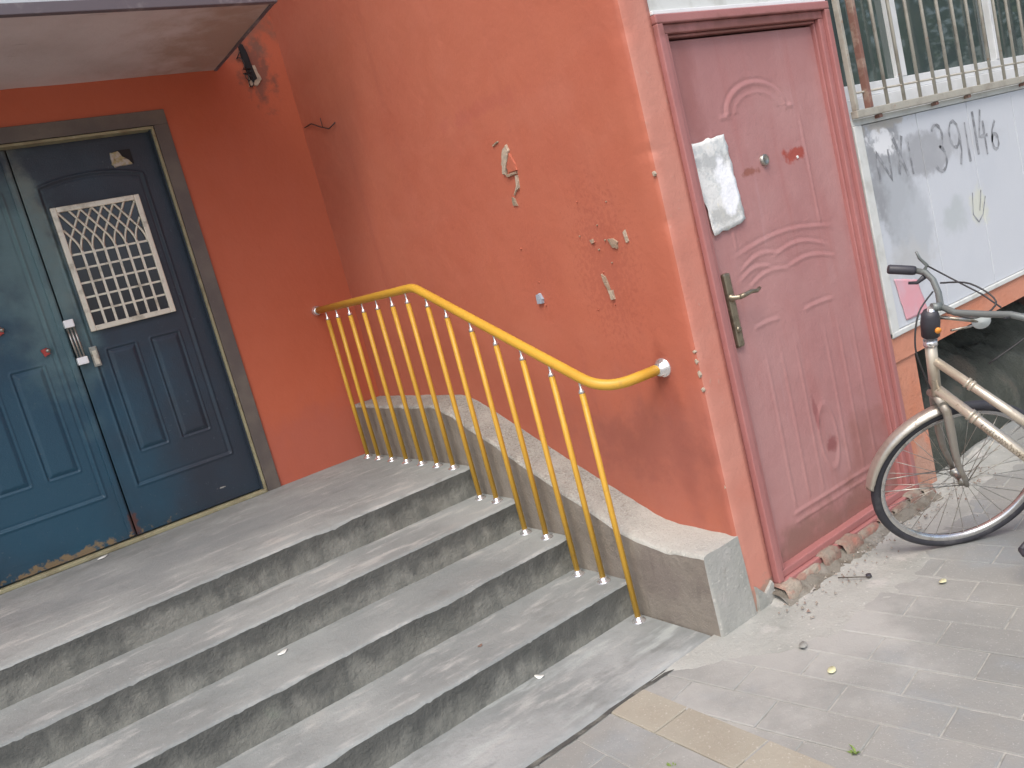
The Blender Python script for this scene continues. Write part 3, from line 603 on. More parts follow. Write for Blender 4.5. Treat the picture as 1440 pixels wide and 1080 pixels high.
# ------------------------------------------------------------------ maroon door
rd = empty('metal_door', (.63, -2.5, G + .05), 'faded maroon metal door with embossed arch panel and long brass handle plate', 'door')
def red_h(X, Z):
    # arch moulding at the top
    cx = .62; q_ = lambda rx, rz: np.abs(np.hypot((X - cx) / rx, (Z - 1.185) / rz) - 1) * rz; up = (Z > 1.19)
    H = np.where(up, .0055 * gs(q_(.165, .10), .008) - .003 * gs(q_(.185, .116), .005) + .003 * gs(q_(.125, .066), .006), 0)
    for s_ in (-1, 1):
        m_ = step_(np.abs(X - cx - s_ * .185) - .025, .004); H = H + m_ * .0050 * gs(Z - 1.183 + .02 * np.abs(np.abs(X - cx) - .16) * 10 * .1, .008)
    for a in (.35, .86): H = H + .0045 * gs(X - a, .007) * step_(Z - 1.13, .01) * step_(.72 - Z, .01)
    # middle band with flowing ridges
    for (x0, x1, z0, k, cu) in ((.34, .52, .61, .01, .02), (.55, .86, .655, -.02, .03), (.36, .56, .645, .02, .02), (.36, .50, .425, .0, .004), (.66, .84, .42, .0, .004), (.36, .9, .70, .0, .03), (.38, .6, .575, .02, .02), (.62, .9, .60, -.02, .02)):
        t = (X - x0) / (x1 - x0); m_ = step_(np.abs(t - .5) - .5, .04); H = H + m_ * .0042 * gs(Z - (z0 + k * t + cu * np.sin(t * 3.14)), .007) - m_ * .002 * gs(Z - .016 - (z0 + k * t + cu * np.sin(t * 3.14)), .006)
    # bottom panel with flutes and teardrop
    for a in (.38, .47, .56, .75, .84, .93):
        H = H + .0040 * gs(X - a - .006 * np.sin(Z * 5), .008) * step_(Z - .30, .03) * step_(-.27 - Z, .01)
    e = np.hypot((X - .65) / .055, (Z + .09) / .13); H = H + .005 * gs((e - 1) * .055, .007)
    H = H + .006 * gs(Z + .30 + .0 * X, .008) * step_(np.abs(X - .64) - .28, .004) + .004 * gs(Z + .335, .006) * step_(np.abs(X - .64) - .28, .004)
    H = H * .6 + .0022 * np.sin(X * 21 + np.sin(Z * 3) * 1.5) * np.sin(Z * 4.1) * .5
    return H
yl = -2.506
relief(.205, 1.045, -.462, 1.462, yl, 200, 440, red_h, .04).build('door_leaf', M['rdoor'], rd)
def ring2(name, xa, xb_, z0, z1, w, y0, y1, mat, bot=True, bev=.004):
    mb = MB(); mb.box((xa, y0, z0 + w * bot), (xa + w, y1, z1 - w)); mb.box((xb_ - w, y0, z0 + w * bot), (xb_, y1, z1 - w)); mb.box((xa, y0, z1 - w + .0004), (xb_, y1, z1))
    if bot: mb.box((xa, y0, z0), (xb_, y1, z0 + w - .0004))
    return mb.build(name, mat, rd, bevel=bev)
ring2('door_frame', .140, 1.110, -.508, 1.540, .030, -2.556, -2.45, M['rframe'])
ring2('frame_moulding', .1701, 1.0799, -.4779, 1.5099, .030, -2.540, -2.45, M['rframe'])
ring2('frame_bead', .2002, 1.0498, -.462, 1.4798, .010, -2.522, -2.45, M['rframe'])
# handle
mb = MB(); mb.box((.232, -2.524, .385), (.270, -2.504, .655)); hp = mb.build('handle_plate', M['brass'], rd, bevel=.008)
mb = MB(); mb.lathe((.250, -2.518, .565), (0, -1, 0), [(0, .016), (.01, .015), (.014, .009), (.045, .008), (.046, 0)], 14); mb.tube([(.25, -2.56, .565), (.268, -2.568, .568), (.30, -2.57, .572), (.335, -2.568, .567), (.36, -2.562, .572)], [.009, .009, .008, .0075, .006], 10); mb.build('lever', M['brass'], hp, origin=LOC[hp.name])
MB().lathe((.252, -2.520, .45), (0, -1, 0), [(0, .012), (.008, .0115), (.010, .004), (.006, .0)], 12).build('keyhole', M['brass'], hp, origin=LOC[hp.name])
MB().lathe((.597, -2.50, 1.006), (0, -1, 0), [(0, .022), (.016, .021), (.020, .016), (.016, .012), (.016, .0)], 20).build('peephole', M['steel'], rd)
chip('paint_scrape', [(.79, .99), (.80, .995), (.805, .985), (.795, .982)], 'y', yl - .002, M['litter'], .002, rd)
# notice on the maroon door
def sheet(name, corners, y, mat, label, cat, nxs=14, nzs=20, amp=.006, ragged=.02, parent=None):
    (a, b, c, d) = [Vector((p[0], p[1])) for p in corners]; rows = []
    for i in range(nxs + 1):
        r = []
        for j in range(nzs + 1):
            u, v = i / nxs, j / nzs; p = (a * (1 - u) + b * u) * (1 - v) + (d * (1 - u) + c * u) * v
            eu = (u in (0, 1)); ev = (v in (0, 1)); rg = ragged * (eu or ev)
            px = p.x + rg * nz(p.x, p.y, 2, 30); pz = p.y + rg * nz(p.x, p.y, 9, 30)
            edge = max(abs(u - .5), abs(v - .5)) * 2
            r.append((px, y - .001 - amp * (.5 + .5 * nz(px, pz, 4, 12)) - .006 * max(0, edge - .8) * (1 + nz(px, pz, 7, 20)), pz))
        rows.append(r)
    mb = MB(); mb.grid(rows, 0, True, True); o = mb.build(name, mat, parent, origin=(a.x, y, a.y) if parent is None else None)
    s = o.modifiers.new('thick', 'SOLIDIFY'); s.thickness = .0008
    if label: tag(o, label, cat)
    return o
sheet('paper_notice', [(.205, 1.112), (.400, 1.128), (.418, .812), (.240, .792)], yl - .006, M['paper'], 'torn white paper notice pasted on the maroon door above the handle', 'notice', amp=.003, ragged=.011)

# ------------------------------------------------------------------ crumbling brick footing below the maroon door
bf = empty('brick_footing', (.62, -2.55, G), 'crumbling brick and mortar footing under the maroon door', 'footing')
xx = .12
while xx < 1.16:
    w = random.uniform(.085, .15); h_ = random.uniform(.045, .065); yy = -2.575 - random.uniform(0, .025); mb = MB(); rows = []
    n = 6; vs = []; 
    bmv = []
    for k in range(n + 1):
        for t, (dy, dz) in enumerate([(0, -.01), (-.002, .012), (.001, h_ * .6), (.008, h_), (.05, h_ + .004), (.09, h_)]):
            x = xx + w * k / n; e = .006 if k in (0, n) else 0
            bmv.append((x + (.004 if k == 0 else -.004 if k == n else 0), yy + dy + e + .008 * nz(x, dz, yy, 22), G + .004 + dz - e + .007 * nz(x, dy, 3, 25)))
    rows = [bmv[k * 6:(k + 1) * 6] for k in range(n + 1)]
    mb.grid(rows, 0, True, False); mb.build('brick', M['brick'], bf); xx += w + .006
rows = [[(.10 + 1.06 * i / 60, -2.50 - .13 * j / 10, G + (.060 * (1 - (j / 10) ** 1.5)) + .010 * fbm(i * .2, j * .2, 1, 2.5)) for j in range(11)] for i in range(61)]
mb = MB(); mb.grid(rows, 0, True, False); mb.build('mortar', M['mortar'], bf)
mb = MB()
for i in range(220):
    x = random.uniform(.02, 1.5); y = -2.60 - abs(random.gauss(0, .07)) ; r = random.uniform(.002, .007) * (1 if random.random() < .85 else 1.7)
    z = G + .006 + max(0, .02 * (1 + (y + 2.5) / .36)); a = random.uniform(0, 6)
    vs = [(x + r * math.cos(a + q * 2.1) * random.uniform(.7, 1.2), y + r * math.sin(a + q * 2.1) * random.uniform(.7, 1.2), z - .003) for q in range(3)] + [(x, y, z + r * .7)]
    mb.add(vs, [(0, 1, 3), (1, 2, 3), (2, 0, 3)])
tag(mb.build('rubble', M['grit'], origin=(.6, -2.65, G)), 'small rubble and grit along the foot of the wall', 'rubble', kind='stuff')

# ------------------------------------------------------------------ white wall panels
YP = -2.540
wp_ = empty('wall_panelling', (1.9, YP, .17), 'white wall panels with painted-over black numbers below the barred window', 'wall panels')
for a, b in ((1.193, 1.618), (1.622, 2.058), (2.062, 2.50), (2.504, 2.94), (2.944, 3.38), (3.384, 5.0)):
    boxo('panel', (a, YP, .196), (b, -2.48, 1.048), M['panel'], wp_, .002)
boxo('edge_trim', (1.132, YP - .010, .170), (1.190, -2.47, 1.05), M['panel_trim'], wp_, .004)
boxo('bottom_trim', (1.132, YP - .012, .173), (5.0, -2.47, .194), M['panel_trim'], wp_, .003)
boxo('top_trim', (1.132, YP - .004, 1.0505), (5.0, -2.47, 1.075), M['panel_trim'], wp_, .002)
def digit(name, strokes, x, z, w, h, sw, par=wp_, dy=0.):
    mb = MB(); n0 = 0
    for st in strokes:
        pts = [Vector((x + p[0] * w, 0, z + p[1] * h)) for p in st]
        dense = []
        for i in range(len(pts) - 1):
            for t in range(4): dense.append(pts[i].lerp(pts[i + 1], t / 4))
        dense.append(pts[-1]); L = []; Rr = []
        for i, p in enumerate(dense):
            t = (dense[min(i + 1, len(dense) - 1)] - dense[max(i - 1, 0)]).normalized(); q = Vector((-t.z, 0, t.x)); k = sw * (.75 + .5 * nz(p.x, p.z, 4, 40)) / 2
            for l_, s_ in ((L, 1), (Rr, -1)): l_.append((p.x + q.x * k * s_, YP - .0012 - dy - .0003 * n0, p.z + q.z * k * s_))
        mb.grid([L, Rr], 0, False, True); n0 += 1
    return mb.build(name, M['ink'], par)
def arc(cx, cz, rx, rz, a0, a1, n=9): return [(cx + rx * math.cos(math.radians(a0 + (a1 - a0) * i / n)), cz + rz * math.sin(math.radians(a0 + (a1 - a0) * i / n))) for i in range(n + 1)]
one = [[(.5, 0), (.5, 1)]]; three = [arc(.4, .75, .45, .25, 150, -80) + arc(.4, .25, .5, .27, 80, -150)]
nine = [arc(.45, .7, .4, .3, 0, 360) , [(.85, .7), (.82, .3), (.6, 0)]]; four = [[(.55, 1), (.1, .42), (.9, .42)], [(.62, .75), (.62, 0)]]
six = [[(.75, 1), (.3, .7), (.12, .35)] + arc(.48, .28, .36, .28, 180, 540)]; NN = [[(.05, 0), (.08, 1), (.85, .02), (.88, 1)]]; XX = [[(.1, 1), (.9, 0)], [(.85, 1), (.15, .1)]]
digit('painted_letter', NN, 1.26, .80, .11, .13, .019); digit('painted_letter', XX, 1.40, .80, .09, .17, .024)
digit('painted_number', one, 1.50, .80, .04, .14, .018); digit('painted_number', three, 1.72, .78, .10, .20, .020)
digit('painted_number', nine, 1.86, .78, .11, .20, .020); digit('painted_number', one, 1.99, .78, .05, .18, .022)
digit('painted_number', one, 2.075, .80, .05, .20, .028); digit('painted_number', four, 2.12, .79, .10, .21, .022); digit('painted_number', six, 2.235, .80, .085, .135, .021)
digit('painted_scrawl', [[(.2, 1), (.05, .3), (.3, 0), (.6, .2), (.9, .75)], [(.7, 1), (.45, .35)]], 1.95, .50, .16, .14, .010)
sheet('pink_notice', [(1.225, .405), (1.395, .365), (1.44, .215), (1.262, .218)], YP, M['pink'], 'faded pink paper notice at the bottom corner of the white panels behind the handlebar', 'notice', amp=.002, ragged=.004)
# white panel above the maroon door
tp = empty('transom_panel', (.63, -2.53, 1.55), 'white panel above the maroon door', 'panel')
boxo('panel', (.141, -2.532, 1.556), (1.110, -2.48, 2.2), M['panel_trim'], tp); boxo('lower_trim', (.141, -2.545, 1.5415), (1.110, -2.48, 1.555), M['pvc'], tp, .002)

# ------------------------------------------------------------------ window
wd = empty('window', (1.9, -2.44, 1.1), 'white framed sliding window behind the bars on the right', 'window')
boxo('window_sill', (1.14, -2.475, 1.0765), (5, -2.40, 1.165), M['pvc'], wd, .004)
boxo('window_frame', (1.14, -2.46, 1.167), (5, -2.41, 1.222), M['pvc'], wd, .003)
for x in (1.145, 1.70, 2.60, 3.5, 4.4): boxo('mullion', (x, -2.462, 1.2225), (x + .055, -2.405, 2.35), M['pvc'], wd, .003)
for a, b in ((1.2, 1.7), (1.755, 2.6), (2.655, 3.5), (3.555, 4.4)): boxo('pane', (a, -2.432, 1.2225), (b, -2.425, 2.35), M['glass'], wd)
gl = empty('window_bars', (1.9, -2.56, 1.06), 'weathered cream steel security bars with a rusty left post over the window', 'window bars')
boxo('bottom_rail', (1.135, -2.575, 1.077), (5.0, -2.545, 1.108), M['bars'], gl, .003)
boxo('post', (1.140, -2.572, 1.1085), (1.158, -2.55, 2.3), M['bars'], gl, .002)
p_ = boxo('post', (1.232, -2.576, 1.1085), (1.256, -2.55, 2.3), M['rust'], gl, .002); p_['label'] = 'rusty brown post'
for k in range(26):
    x = 1.388 + .1293 * k; mb = MB(); mb.tube([(x, -2.560, 1.105), (x + random.gauss(0, .002), -2.560, 1.6), (x, -2.56, 2.3)], .0075, 8); mb.build('bar', M['bars'], gl)
mb = MB(); mb.tube([(1.16, -2.558, 1.175), (5, -2.558, 1.175)], .0045, 6); mb.build('cross_wire', M['bars'], gl)
for x in (1.31, 1.76, 2.05, 2.6): boxo('fixing_lug', (x - .012, -2.568, 1.062), (x + .012, -2.545, 1.0765), M['rust'], gl, .002)

# ------------------------------------------------------------------ tarpaulin heap in the recess
def heap(name, x0, x1, y0, y1, hmax, seed, mat, label, cat, nx=90, ny=50):
    rows = []
    for i in range(nx + 1):
        r = []
        for j in range(ny + 1):
            u, v = i / nx, j / ny; x = x0 + (x1 - x0) * u; y = y0 + (y1 - y0) * v
            e = min(1, 4.5 * min(u, 1 - u)) * min(1, 3.2 * v) ** .7 * min(1, 5 * (1 - v))
            h = hmax * (e ** .6) * (.85 + .25 * nz(x, y, seed, 2.2)) + .10 * e * (.5 - abs(nz(x + .4 * y, y * .6, seed, 5))) + .05 * e * (1 - 3 * abs(nz(x * .5, y * 1.4 + x * .6, seed + 3, 8)))
            r.append((x + .03 * nz(y, x, seed, 5), y + .04 * nz(x, y, seed + 1, 5), G + max(.002, h)))
        rows.append(r)
    mb = MB(); mb.grid(rows, 0, True, False); o = mb.build(name, mat, origin=((x0 + x1) / 2, (y0 + y1) / 2, G)); return tag(o, label, cat)
heap('tarpaulin', 1.36, 3.4, -2.44, -1.45, .52, 3, M['tarp'], 'crumpled dark green tarpaulin heaped in the recess under the orange beam', 'tarpaulin')
# ------------------------------------------------------------------ bicycle
h = Vector((.717, -2.955, -.2486)); wd_ = Vector((.7744, -.6327, 0)); wu = Vector((-.2074, -.2539, .9447)); wn_ = Vector((-.5977, -.7316, -.3278))
R = .31
def WP_(s, t, o=0.): return h + wd_ * s + wu * t + wn_ * o
bk = empty('bicycle', (.70, -3.3, G), 'old champagne step-through bicycle leaning on its stand with a rusty mudguard at the right edge', 'bicycle')
def wheel(c, d, u, n_, nm):
    P = lambda a, r, o=0.: c + (d * math.cos(a) + u * math.sin(a)) * r + n_ * o
    A = [2 * math.pi * k / 72 for k in range(72)]
    t = MB(); t.tube([P(a, R - .017) for a in A], .0175, 12, closed=True, ref=n_); wh = t.build(nm, M['tyre'], bk)
    rm = MB(); prof = [(R - .030, .013), (R - .036, .014), (R - .046, .009), (R - .048, 0), (R - .046, -.009), (R - .036, -.014), (R - .030, -.013)]
    rows = [[P(a, r, o) for r, o in prof] for a in A + [A[0]]]; rm.grid(rows, 0, True); rm.build('rim', M['rim'], wh, origin=LOC[wh.name])
    hb_ = MB(); hb_.lathe(c - n_ * .045, n_, [(0, 0), (0, .008), (.012, .008), (.013, .018), (.018, .018), (.019, .011), (.071, .011), (.072, .018), (.077, .018), (.078, .008), (.09, .008), (.09, 0)], 16); hb_.build('hub', M['steel'], wh, origin=LOC[wh.name])
    for k in range(32):
        a = 2 * math.pi * (k + .3) / 32; s_ = 1 if k % 2 else -1; tw = .55 * (1 if (k // 2) % 2 else -1)
        MB().tube([P(a + tw, .017, .028 * s_), P(a, R - .046, 0)], .0011, 5).build('spoke', M['steel'], wh, origin=LOC[wh.name])
    return wh
wheel(h, wd_, wu, wn_, 'front_wheel')
def fender(c, d, u, n_, a0, a1, nm='mudguard'):
    rows = []
    for k in range(41):
        a = math.radians(a0 + (a1 - a0) * k / 40); tp_ = 1. if 2 < k < 38 else .85
        rad = d * math.cos(a) + u * math.sin(a); row = []
        for q in range(9):
            b = math.radians(-80 + 160 * q / 8); row.append(c + rad * (R - .004 + .022 * math.cos(b)) + n_ * .027 * math.sin(b) * tp_)
        rows.append(row)
    mb = MB(); mb.grid(rows, 0, True); o = mb.build(nm, M['fender'], bk); s = o.modifiers.new('thick', 'SOLIDIFY'); s.thickness = .0015; s.offset = 0; return o
fd = fender(h, wd_, wu, wn_, 97, 173)
MB().tube([WP_(0, 0, .05), WP_(-.28, .035, .032)], .0022, 6).build('mudguard_stay', M['steel'], bk)
MB().tube([WP_(0, 0, -.05), WP_(-.28, .035, -.032)], .0022, 6).build('mudguard_stay', M['steel'], bk)
MB().tube([WP_(0, 0, .05), WP_(.115, .165, .03)], .0022, 6).build('mudguard_stay', M['steel'], bk)
# fork
for s_ in (1, -1):
    MB().tube([WP_(-.070, .350, .030 * s_), WP_(-.060, .325, .046 * s_), WP_(-.050, .25, .052 * s_), WP_(-.040, .17, .054 * s_), WP_(-.028, .10, .053 * s_), WP_(-.008, .04, .052 * s_), WP_(.004, -.006, .05 * s_)], [.013, .0145, .014, .0125, .011, .009, .008], 12).build('fork_blade', M['forkpaint'], bk)
MB().tube([WP_(-.072, .352, -.044), WP_(-.072, .362, 0), WP_(-.072, .352, .044)], .014, 10).build('fork_crown', M['forkpaint'], bk)
C0 = WP_(-.073, .372); T0 = WP_(-.086, .565); ST = WP_(-.088, .60); S1 = WP_(-.080, .70)
fr = MB().tube([C0, T0], .0185, 14).build('head_tube', M['bikepaint'], bk)
MB().tube([T0, WP_(-.087, .585)], .022, 14).build('headset', M['chrome'], bk)
# frame plane
al = math.radians(-95); fdv = Vector((math.cos(al), math.sin(al), 0)); v_ = (T0 - C0).normalized(); pp = (v_ - fdv * v_.dot(fdv)).normalized(); lat = fdv.cross(pp)
if lat.x > 0: lat = -lat
BB = C0 + fdv * .37 + pp * (-(C0.z - G - .27) / pp.z)
def FP(f, z, l=0.): return BB + fdv * f + pp * z + lat * l
lowA = C0.lerp(T0, .12); upA = C0.lerp(T0, .72)
def frtube(nm, a, b, r, mat=M['bikepaint']): return MB().tube([a, b], r, 14).build(nm, mat, bk)
lt = frtube('lower_tube', lowA, BB, .0175); ut = frtube('upper_tube', upA, FP(.03, .155), .0145)
for tA, tB, r, par in ((lowA, BB, .021, lt), (upA, FP(.03, .155), .018, ut)):
    for t in (.24, .27): p = Vector(tA).lerp(tB, t); q = Vector(tA).lerp(tB, t + .018); MB().tube([p, q], r, 14).build('tube_lug', M['bikepaint'], par, origin=LOC[par.name])
dn = (lat - (BB - lowA).normalized() * lat.dot((BB - lowA).normalized())).normalized(); dm = MB(); dc = (BB - lowA).normalized(); du = dn.cross(dc)
if du.z < 0: du = -du
for k in range(15):
    t0 = .33 + .021 * k; pts = []
    for q in range(9):
        a = q / 8; ht = (.006 + .004 * (k % 3 == 0)) * math.sin(a * 6.28 + k * .7) + .003 * (k % 2); p = lowA.lerp(BB, t0 + .019 * a + .004 * math.sin(a * 9 + k)); ang = ht / .0175 + .25
        pts.append(p + (dn * math.cos(ang) + du * math.sin(ang)) * .0180)
    dm.tube(pts, .0009, 5)
dm.build('script_decal', M['brass'], lt, origin=LOC[lt.name])
frtube('seat_tube', BB, FP(.13, .42), .0155); frtube('seat_post', FP(.13, .42), FP(.165, .55), .0125, M['chrome'])
RH = FP(.43, .035); 
for s_ in (-1, 1):
    frtube('chain_stay', FP(0, 0, .02 * s_), RH + lat * .055 * s_, .009); frtube('seat_stay', FP(.125, .38, .015 * s_), RH + lat * .055 * s_, .008)
RH.z = RH.z; rwu = pp
wheel(RH + Vector((0, 0, 0)), fdv, pp, lat, 'rear_wheel')
fender(RH, fdv, pp, lat, -8, 140)
MB().lathe(BB - lat * .035, lat, [(0, 0), (0, .022), (.07, .022), (.07, 0)], 16).build('bottom_bracket', M['steel'], bk)
MB().lathe(BB - lat * .05, lat, [(0, .03), (0, .085), (.003, .085), (.003, .03)], 30).build('chainring', M['steel'], bk)
cdir = (-fdv * .74 - pp * .67).normalized()
for s_ in (1, -1):
    c1 = BB + lat * .05 * s_; c2 = BB + lat * .062 * s_ + cdir * .155 * s_
    cr = MB().tube([c1, c2], .009, 8).build('crank', M['steel'], bk)
    pc = c2 + lat * .055 * s_; mb = MB()
    mb.tube([c2, pc + lat * .045 * s_], .006, 8)
    ax1 = (-fdv * .95 + pp * .15).normalized(); ax2 = lat * s_
    for q in (-1, 1): mb.tube([pc + ax1 * .034 * q - ax2 * .042, pc + ax1 * .034 * q + ax2 * .045], .0095, 8)
    mb.tube([pc + ax1 * .034 + ax2 * .045, pc + ax1 * .018 + ax2 * .060, pc - ax1 * .018 + ax2 * .060, pc - ax1 * .034 + ax2 * .045], .009, 8)
    mb.tube([pc - ax1 * .034 - ax2 * .042, pc + ax1 * .034 - ax2 * .042], .009, 8); mb.build('pedal', M['plastic'], bk)
# saddle and rack
rows = []
for i in range(13):
    t = i / 12; wdt = .02 + .085 * max(0, (t - .15)) ** .6 * (1 if t < .9 else .8)
    rows.append([FP(.06 + .25 * t, .57 + .012 * t - .03 * abs(q) ** 2, wdt * q) for q in np.linspace(-1, 1, 11)])
mb = MB(); mb.grid(rows, 0, True); o = mb.build('saddle', M['plastic'], bk); s = o.modifiers.new('thick', 'SOLIDIFY'); s.thickness = .03
mb = MB()
for q in (-.05, 0, .05): mb.tube([FP(.22, .37, q), FP(.58, .37, q)], .005, 6)
for q in (-1, 1): mb.tube([FP(.43, .36, .05 * q), RH + lat * .06 * q], .005, 6)
mb.build('rear_rack', M['steel'], bk)
MB().tube([FP(.05, -.01, .03), Vector((FP(.05, 0, .15).x, FP(.05, 0).y, G + .012))], .008, 8).build('kickstand', M['steel'], bk)
# stem, bars
stem = MB().tube([WP_(-.087, .58), WP_(-.086, .62), S1], [.016, .013, .013], 12).build('stem', M['chrome'], bk)
hb = MB(); hbm = M['bar_grey']
barL = [WP_(-.05, .695, 0), WP_(-.03, .680, -.05), WP_(-.012, .690, -.10), WP_(-.006, .715, -.15), WP_(-.012, .728, -.19), WP_(-.035, .732, -.215)]
barR = [WP_(-.05, .695, 0), WP_(-.03, .690, .05), WP_(.03, .70, .12), WP_(.07, .715, .18), WP_(.10, .712, .22), WP_(.13, .705, .24)]
hb.tube([S1 + wu * 0, barL[0]], .014, 10); hb.tube(barL[::-1] + barR[1:], .0105, 12); hbo = hb.build('handlebar', hbm, bk)
for pts, nm in ((barL, 0), (barR, 1)):
    e = pts[-1]; g1 = WP_(-.118, .752, -.235) if nm == 0 else WP_(.20, .675, .25)
    MB().tube([e, e.lerp(g1, .1), e.lerp(g1, .95), g1], [.0145, .0160, .0160, .013], 12).build('grip', M['plastic'], hbo, origin=LOC[hbo.name])
# brake levers and cables
MB().tube([WP_(-.015, .728, -.20), WP_(.0, .745, -.205), WP_(-.022, .775, -.21), WP_(-.03, .80, -.215)], [.007, .006, .005, .004], 8).build('bell_lever', M['bar_grey'], bk)
MB().tube([WP_(-.015, .715, -.19), WP_(-.035, .690, -.205), WP_(-.06, .692, -.215)], [.009, .006, .005], 8).build('brake_lever', M['plastic'], bk)
MB().tube([WP_(.0, .745, -.2), WP_(.04, .72, -.12), WP_(.09, .69, -.02), WP_(.11, .67, .05)], .003, 6).build('cable', M['cable'], bk)
cpts = [WP_(-.03, .70, -.10), WP_(-.10, .66, -.05), WP_(-.135, .57, 0), WP_(-.12, .48, .02), WP_(-.10, .41, .02)]
def smooth(P, n=5):
    P = [Vector(p) for p in P]; out = []
    for i in range(len(P) - 1):
        p0 = P[max(i - 1, 0)]; p1 = P[i]; p2 = P[i + 1]; p3 = P[min(i + 2, len(P) - 1)]
        for k in range(n):
            t = k / n; out.append(.5 * ((2 * p1) + (-p0 + p2) * t + (2 * p0 - 5 * p1 + 4 * p2 - p3) * t * t + (-p0 + 3 * p1 - 3 * p2 + p3) * t ** 3))
    return out + [P[-1]]
MB().tube(smooth(cpts), .003, 6).build('cable', M['cable'], bk)
MB().tube(smooth([WP_(-.01, .73, -.09), WP_(.05, .74, -.02), WP_(.09, .70, .06), WP_(.03, .66, .06), WP_(-.04, .68, .02)]), .003, 6).build('cable', M['cable'], bk)
MB().tube(smooth([WP_(.04, .72, .2), WP_(.13, .68, .14), WP_(.20, .60, .02), WP_(.26, .54, 0), WP_(.10, .44, .0)]), .0028, 6).build('cable', M['cable'], bk)
MB().lathe(WP_(-.085, .60), wu, [(0, 0), (0, .028), (.05, .03), (.075, .027), (.09, .02), (.09, 0)], 14).build('stem_clamp', M['plastic'], bk)
MB().lathe(WP_(-.075, .63, .028), wn_, [(0, 0), (0, .010), (.006, .010), (.006, 0)], 12).build('reflector', M['amber'], bk)
lampc = WP_(.06, .625, .03)
MB().lathe(lampc, (wd_ * -.3 + wn_), [(-.04, 0), (-.036, .014), (-.01, .027), (0, .028), (.003, .025), (.008, .0)], 18).build('lamp', [M['lampglass']], bk)
MB().tube([lampc, WP_(-.06, .66, 0)], .006, 8).build('lamp_bracket', M['steel'], bk)
MB().tube([WP_(-.02, .60, .0), WP_(.05, .585, -.02), WP_(.14, .60, -.03), WP_(.26, .58, 0), WP_(.36, .53, 0)], .004, 8).build('basket_hoop', M['steel'], bk)

# ------------------------------------------------------------------ litter, leaves, weeds
def flake(name, x, y, z, r, mat, label, cat, rot=0., el=1.5, group=None):
    vs = []; n = 12
    for k in range(n):
        a = 2 * math.pi * k / n; rr = r * (1 + .18 * nz(math.cos(a), math.sin(a), x * 5, 2)); u = rr * el * math.cos(a); v = rr * math.sin(a)
        vs.append((x + u * math.cos(rot) - v * math.sin(rot), y + u * math.sin(rot) + v * math.cos(rot), z + .003 + .003 * nz(u, v, x, 60) + .004 * abs(math.cos(a))))
    vs.append((x, y, z + .0025)); mb = MB(); mb.add(vs, [(k, (k + 1) % n, n) for k in range(n)], 0, True)
    o = mb.build(name, mat, origin=(x, y, z)); s = o.modifiers.new('thick', 'SOLIDIFY'); s.thickness = .0012
    return tag(o, label, cat, group)
flake('fallen_leaf', -.177, -2.965, G + .003, .013, M['leafy'], 'pale yellow fallen leaf on the grey pavers in front of the kerb wall end', 'leaf', .4)
flake('fallen_leaf', .465, -2.976, G + .003, .011, M['leafy'], 'small pale fallen leaf on the pavers below the bicycle wheel', 'leaf', .2)
flake('fallen_leaf', -.10, -2.81, G + .006, .013, M['skirt'], 'dusty faded leaf nearly buried in pale dust beside the kerb wall end', 'leaf', .5)
flake('paper_scrap', -1.655, -.07, .0, .016, M['litter'], 'white paper scrap on the landing by the blue door threshold', 'litter', .8, 2.)
flake('paper_scrap', -.69, -2.14, G + .009, .012, M['litter'], 'crumpled white scrap at the foot of the lowest riser', 'litter', 2., 1.6)
flake('paper_scrap', -1.35, -1.54, -.263, .012, M['litter'], 'white paper scrap in the angle of the second riser', 'litter', .5, 2.)
flake('pebble', -.80, -1.98, -.40, .006, M['brick'], 'small dark pebble on the lowest tread near the railing', 'pebble')
MB().lathe((.405, -2.735, G + .012), (0, .1, 1), [(-.006, 0), (-.006, .010), (-.0055, .0105), (.004, .010), (.0045, .009), (.0046, 0)], 14).build('bottle_cap', M['plastic'], origin=(.405, -2.735, G)); tag(bpy.data.objects['bottle_cap'], 'small black bottle cap on the cement in front of the maroon door', 'bottle cap')
mb = MB(); mb.tube([(.33, -2.66, G + .022), (.37, -2.72, G + .018), (.395, -2.75, G + .012)], .0022, 5)  # dark rod laid on the cement in place of a line of shadow
tag(mb.build('shadow_streak', M['bark'], origin=(.36, -2.7, G)), 'thin dark rod standing in for a line of shadow on the cement beside the black bottle cap', 'shadow_streak')
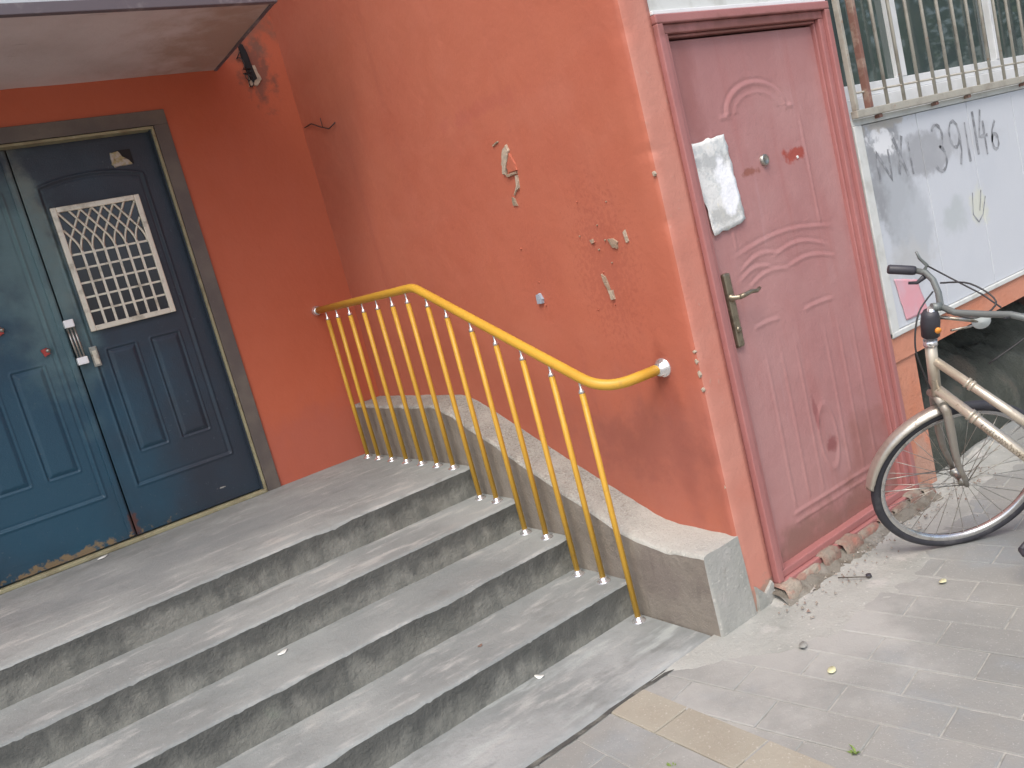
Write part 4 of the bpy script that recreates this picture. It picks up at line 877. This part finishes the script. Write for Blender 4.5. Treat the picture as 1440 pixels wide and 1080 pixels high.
def weed(x, y, n, s, label):
    mb = MB()
    for k in range(n):
        a = random.uniform(0, 6.28); l = s * random.uniform(.5, 1.1); w = l * .22; t = random.uniform(.3, .9)
        dx, dy = math.cos(a), math.sin(a); px, py = x + random.gauss(0, s * .3), y + random.gauss(0, s * .3)
        vs = [(px, py, G), (px + dx * l * .5 - dy * w, py + dy * l * .5 + dx * w, G + l * t * .6), (px + dx * l, py + dy * l, G + l * t), (px + dx * l * .5 + dy * w, py + dy * l * .5 - dx * w, G + l * t * .6)]
        mb.add(vs, [(0, 1, 2, 3)])
    tag(mb.build('weed', M['weed'], origin=(x, y, G)), label, 'weed')
weed(-.47, -3.225, 14, .018, 'tiny green weed in a paver joint beside the beige band'); weed(-.775, -2.86, 12, .014, 'tiny green sprout in the joint at the apron edge')
# ------------------------------------------------------------------ trees across the yard behind the viewer (seen in the window)
def tree(x, y, hgt, seed, label):
    rnd_ = random.Random(seed); t = empty('tree', (x, y, G), label, 'tree', 'trees across the yard')
    mb = MB(); mb.tube([(x, y, G - .1), (x + .1, y, G + hgt * .3), (x - .05, y + .1, G + hgt * .7)], [.17, .13, .06], 8)
    for k in range(5):
        a = k * 1.3 + seed; z0 = G + hgt * (.3 + .07 * k); mb.tube([(x, y, z0), (x + math.cos(a) * .8, y + math.sin(a) * .8, z0 + .9), (x + math.cos(a) * 1.3, y + math.sin(a) * 1.3, z0 + 1.6)], [.07, .04, .015], 6)
    mb.build('trunk', M['bark'], t); mb = MB()
    cl = [(x + rnd_.gauss(0, hgt * .17), y + rnd_.gauss(0, hgt * .17), G + hgt * rnd_.uniform(.38, 1.0)) for _ in range(34)]
    for c in cl:
        for _ in range(95):
            p = Vector((c[0] + rnd_.gauss(0, .38), c[1] + rnd_.gauss(0, .38), c[2] + rnd_.gauss(0, .3))); u = Vector((rnd_.gauss(0, 1), rnd_.gauss(0, 1), rnd_.gauss(0, 1))).normalized(); w = u.orthogonal().normalized(); s_ = rnd_.uniform(.05, .10)
            mb.add([p - u * s_, p + w * s_ * .6, p + u * s_, p - w * s_ * .6], [(0, 1, 2, 3)])
    mb.build('crown', M['foliage'], t)
for q in ((9.5, -6.5, 6.5, 1, 'nearest broad green tree across the yard'), (12.5, -8.5, 7.5, 2, 'tall green tree furthest along the yard'), (7.5, -10.5, 7.0, 3, 'round green tree in the middle of the yard row'), (16, -6.5, 7., 4, 'green tree close to the wing at the far end'), (-3, -15, 7., 5, 'green tree standing apart across the yard')): tree(*q)
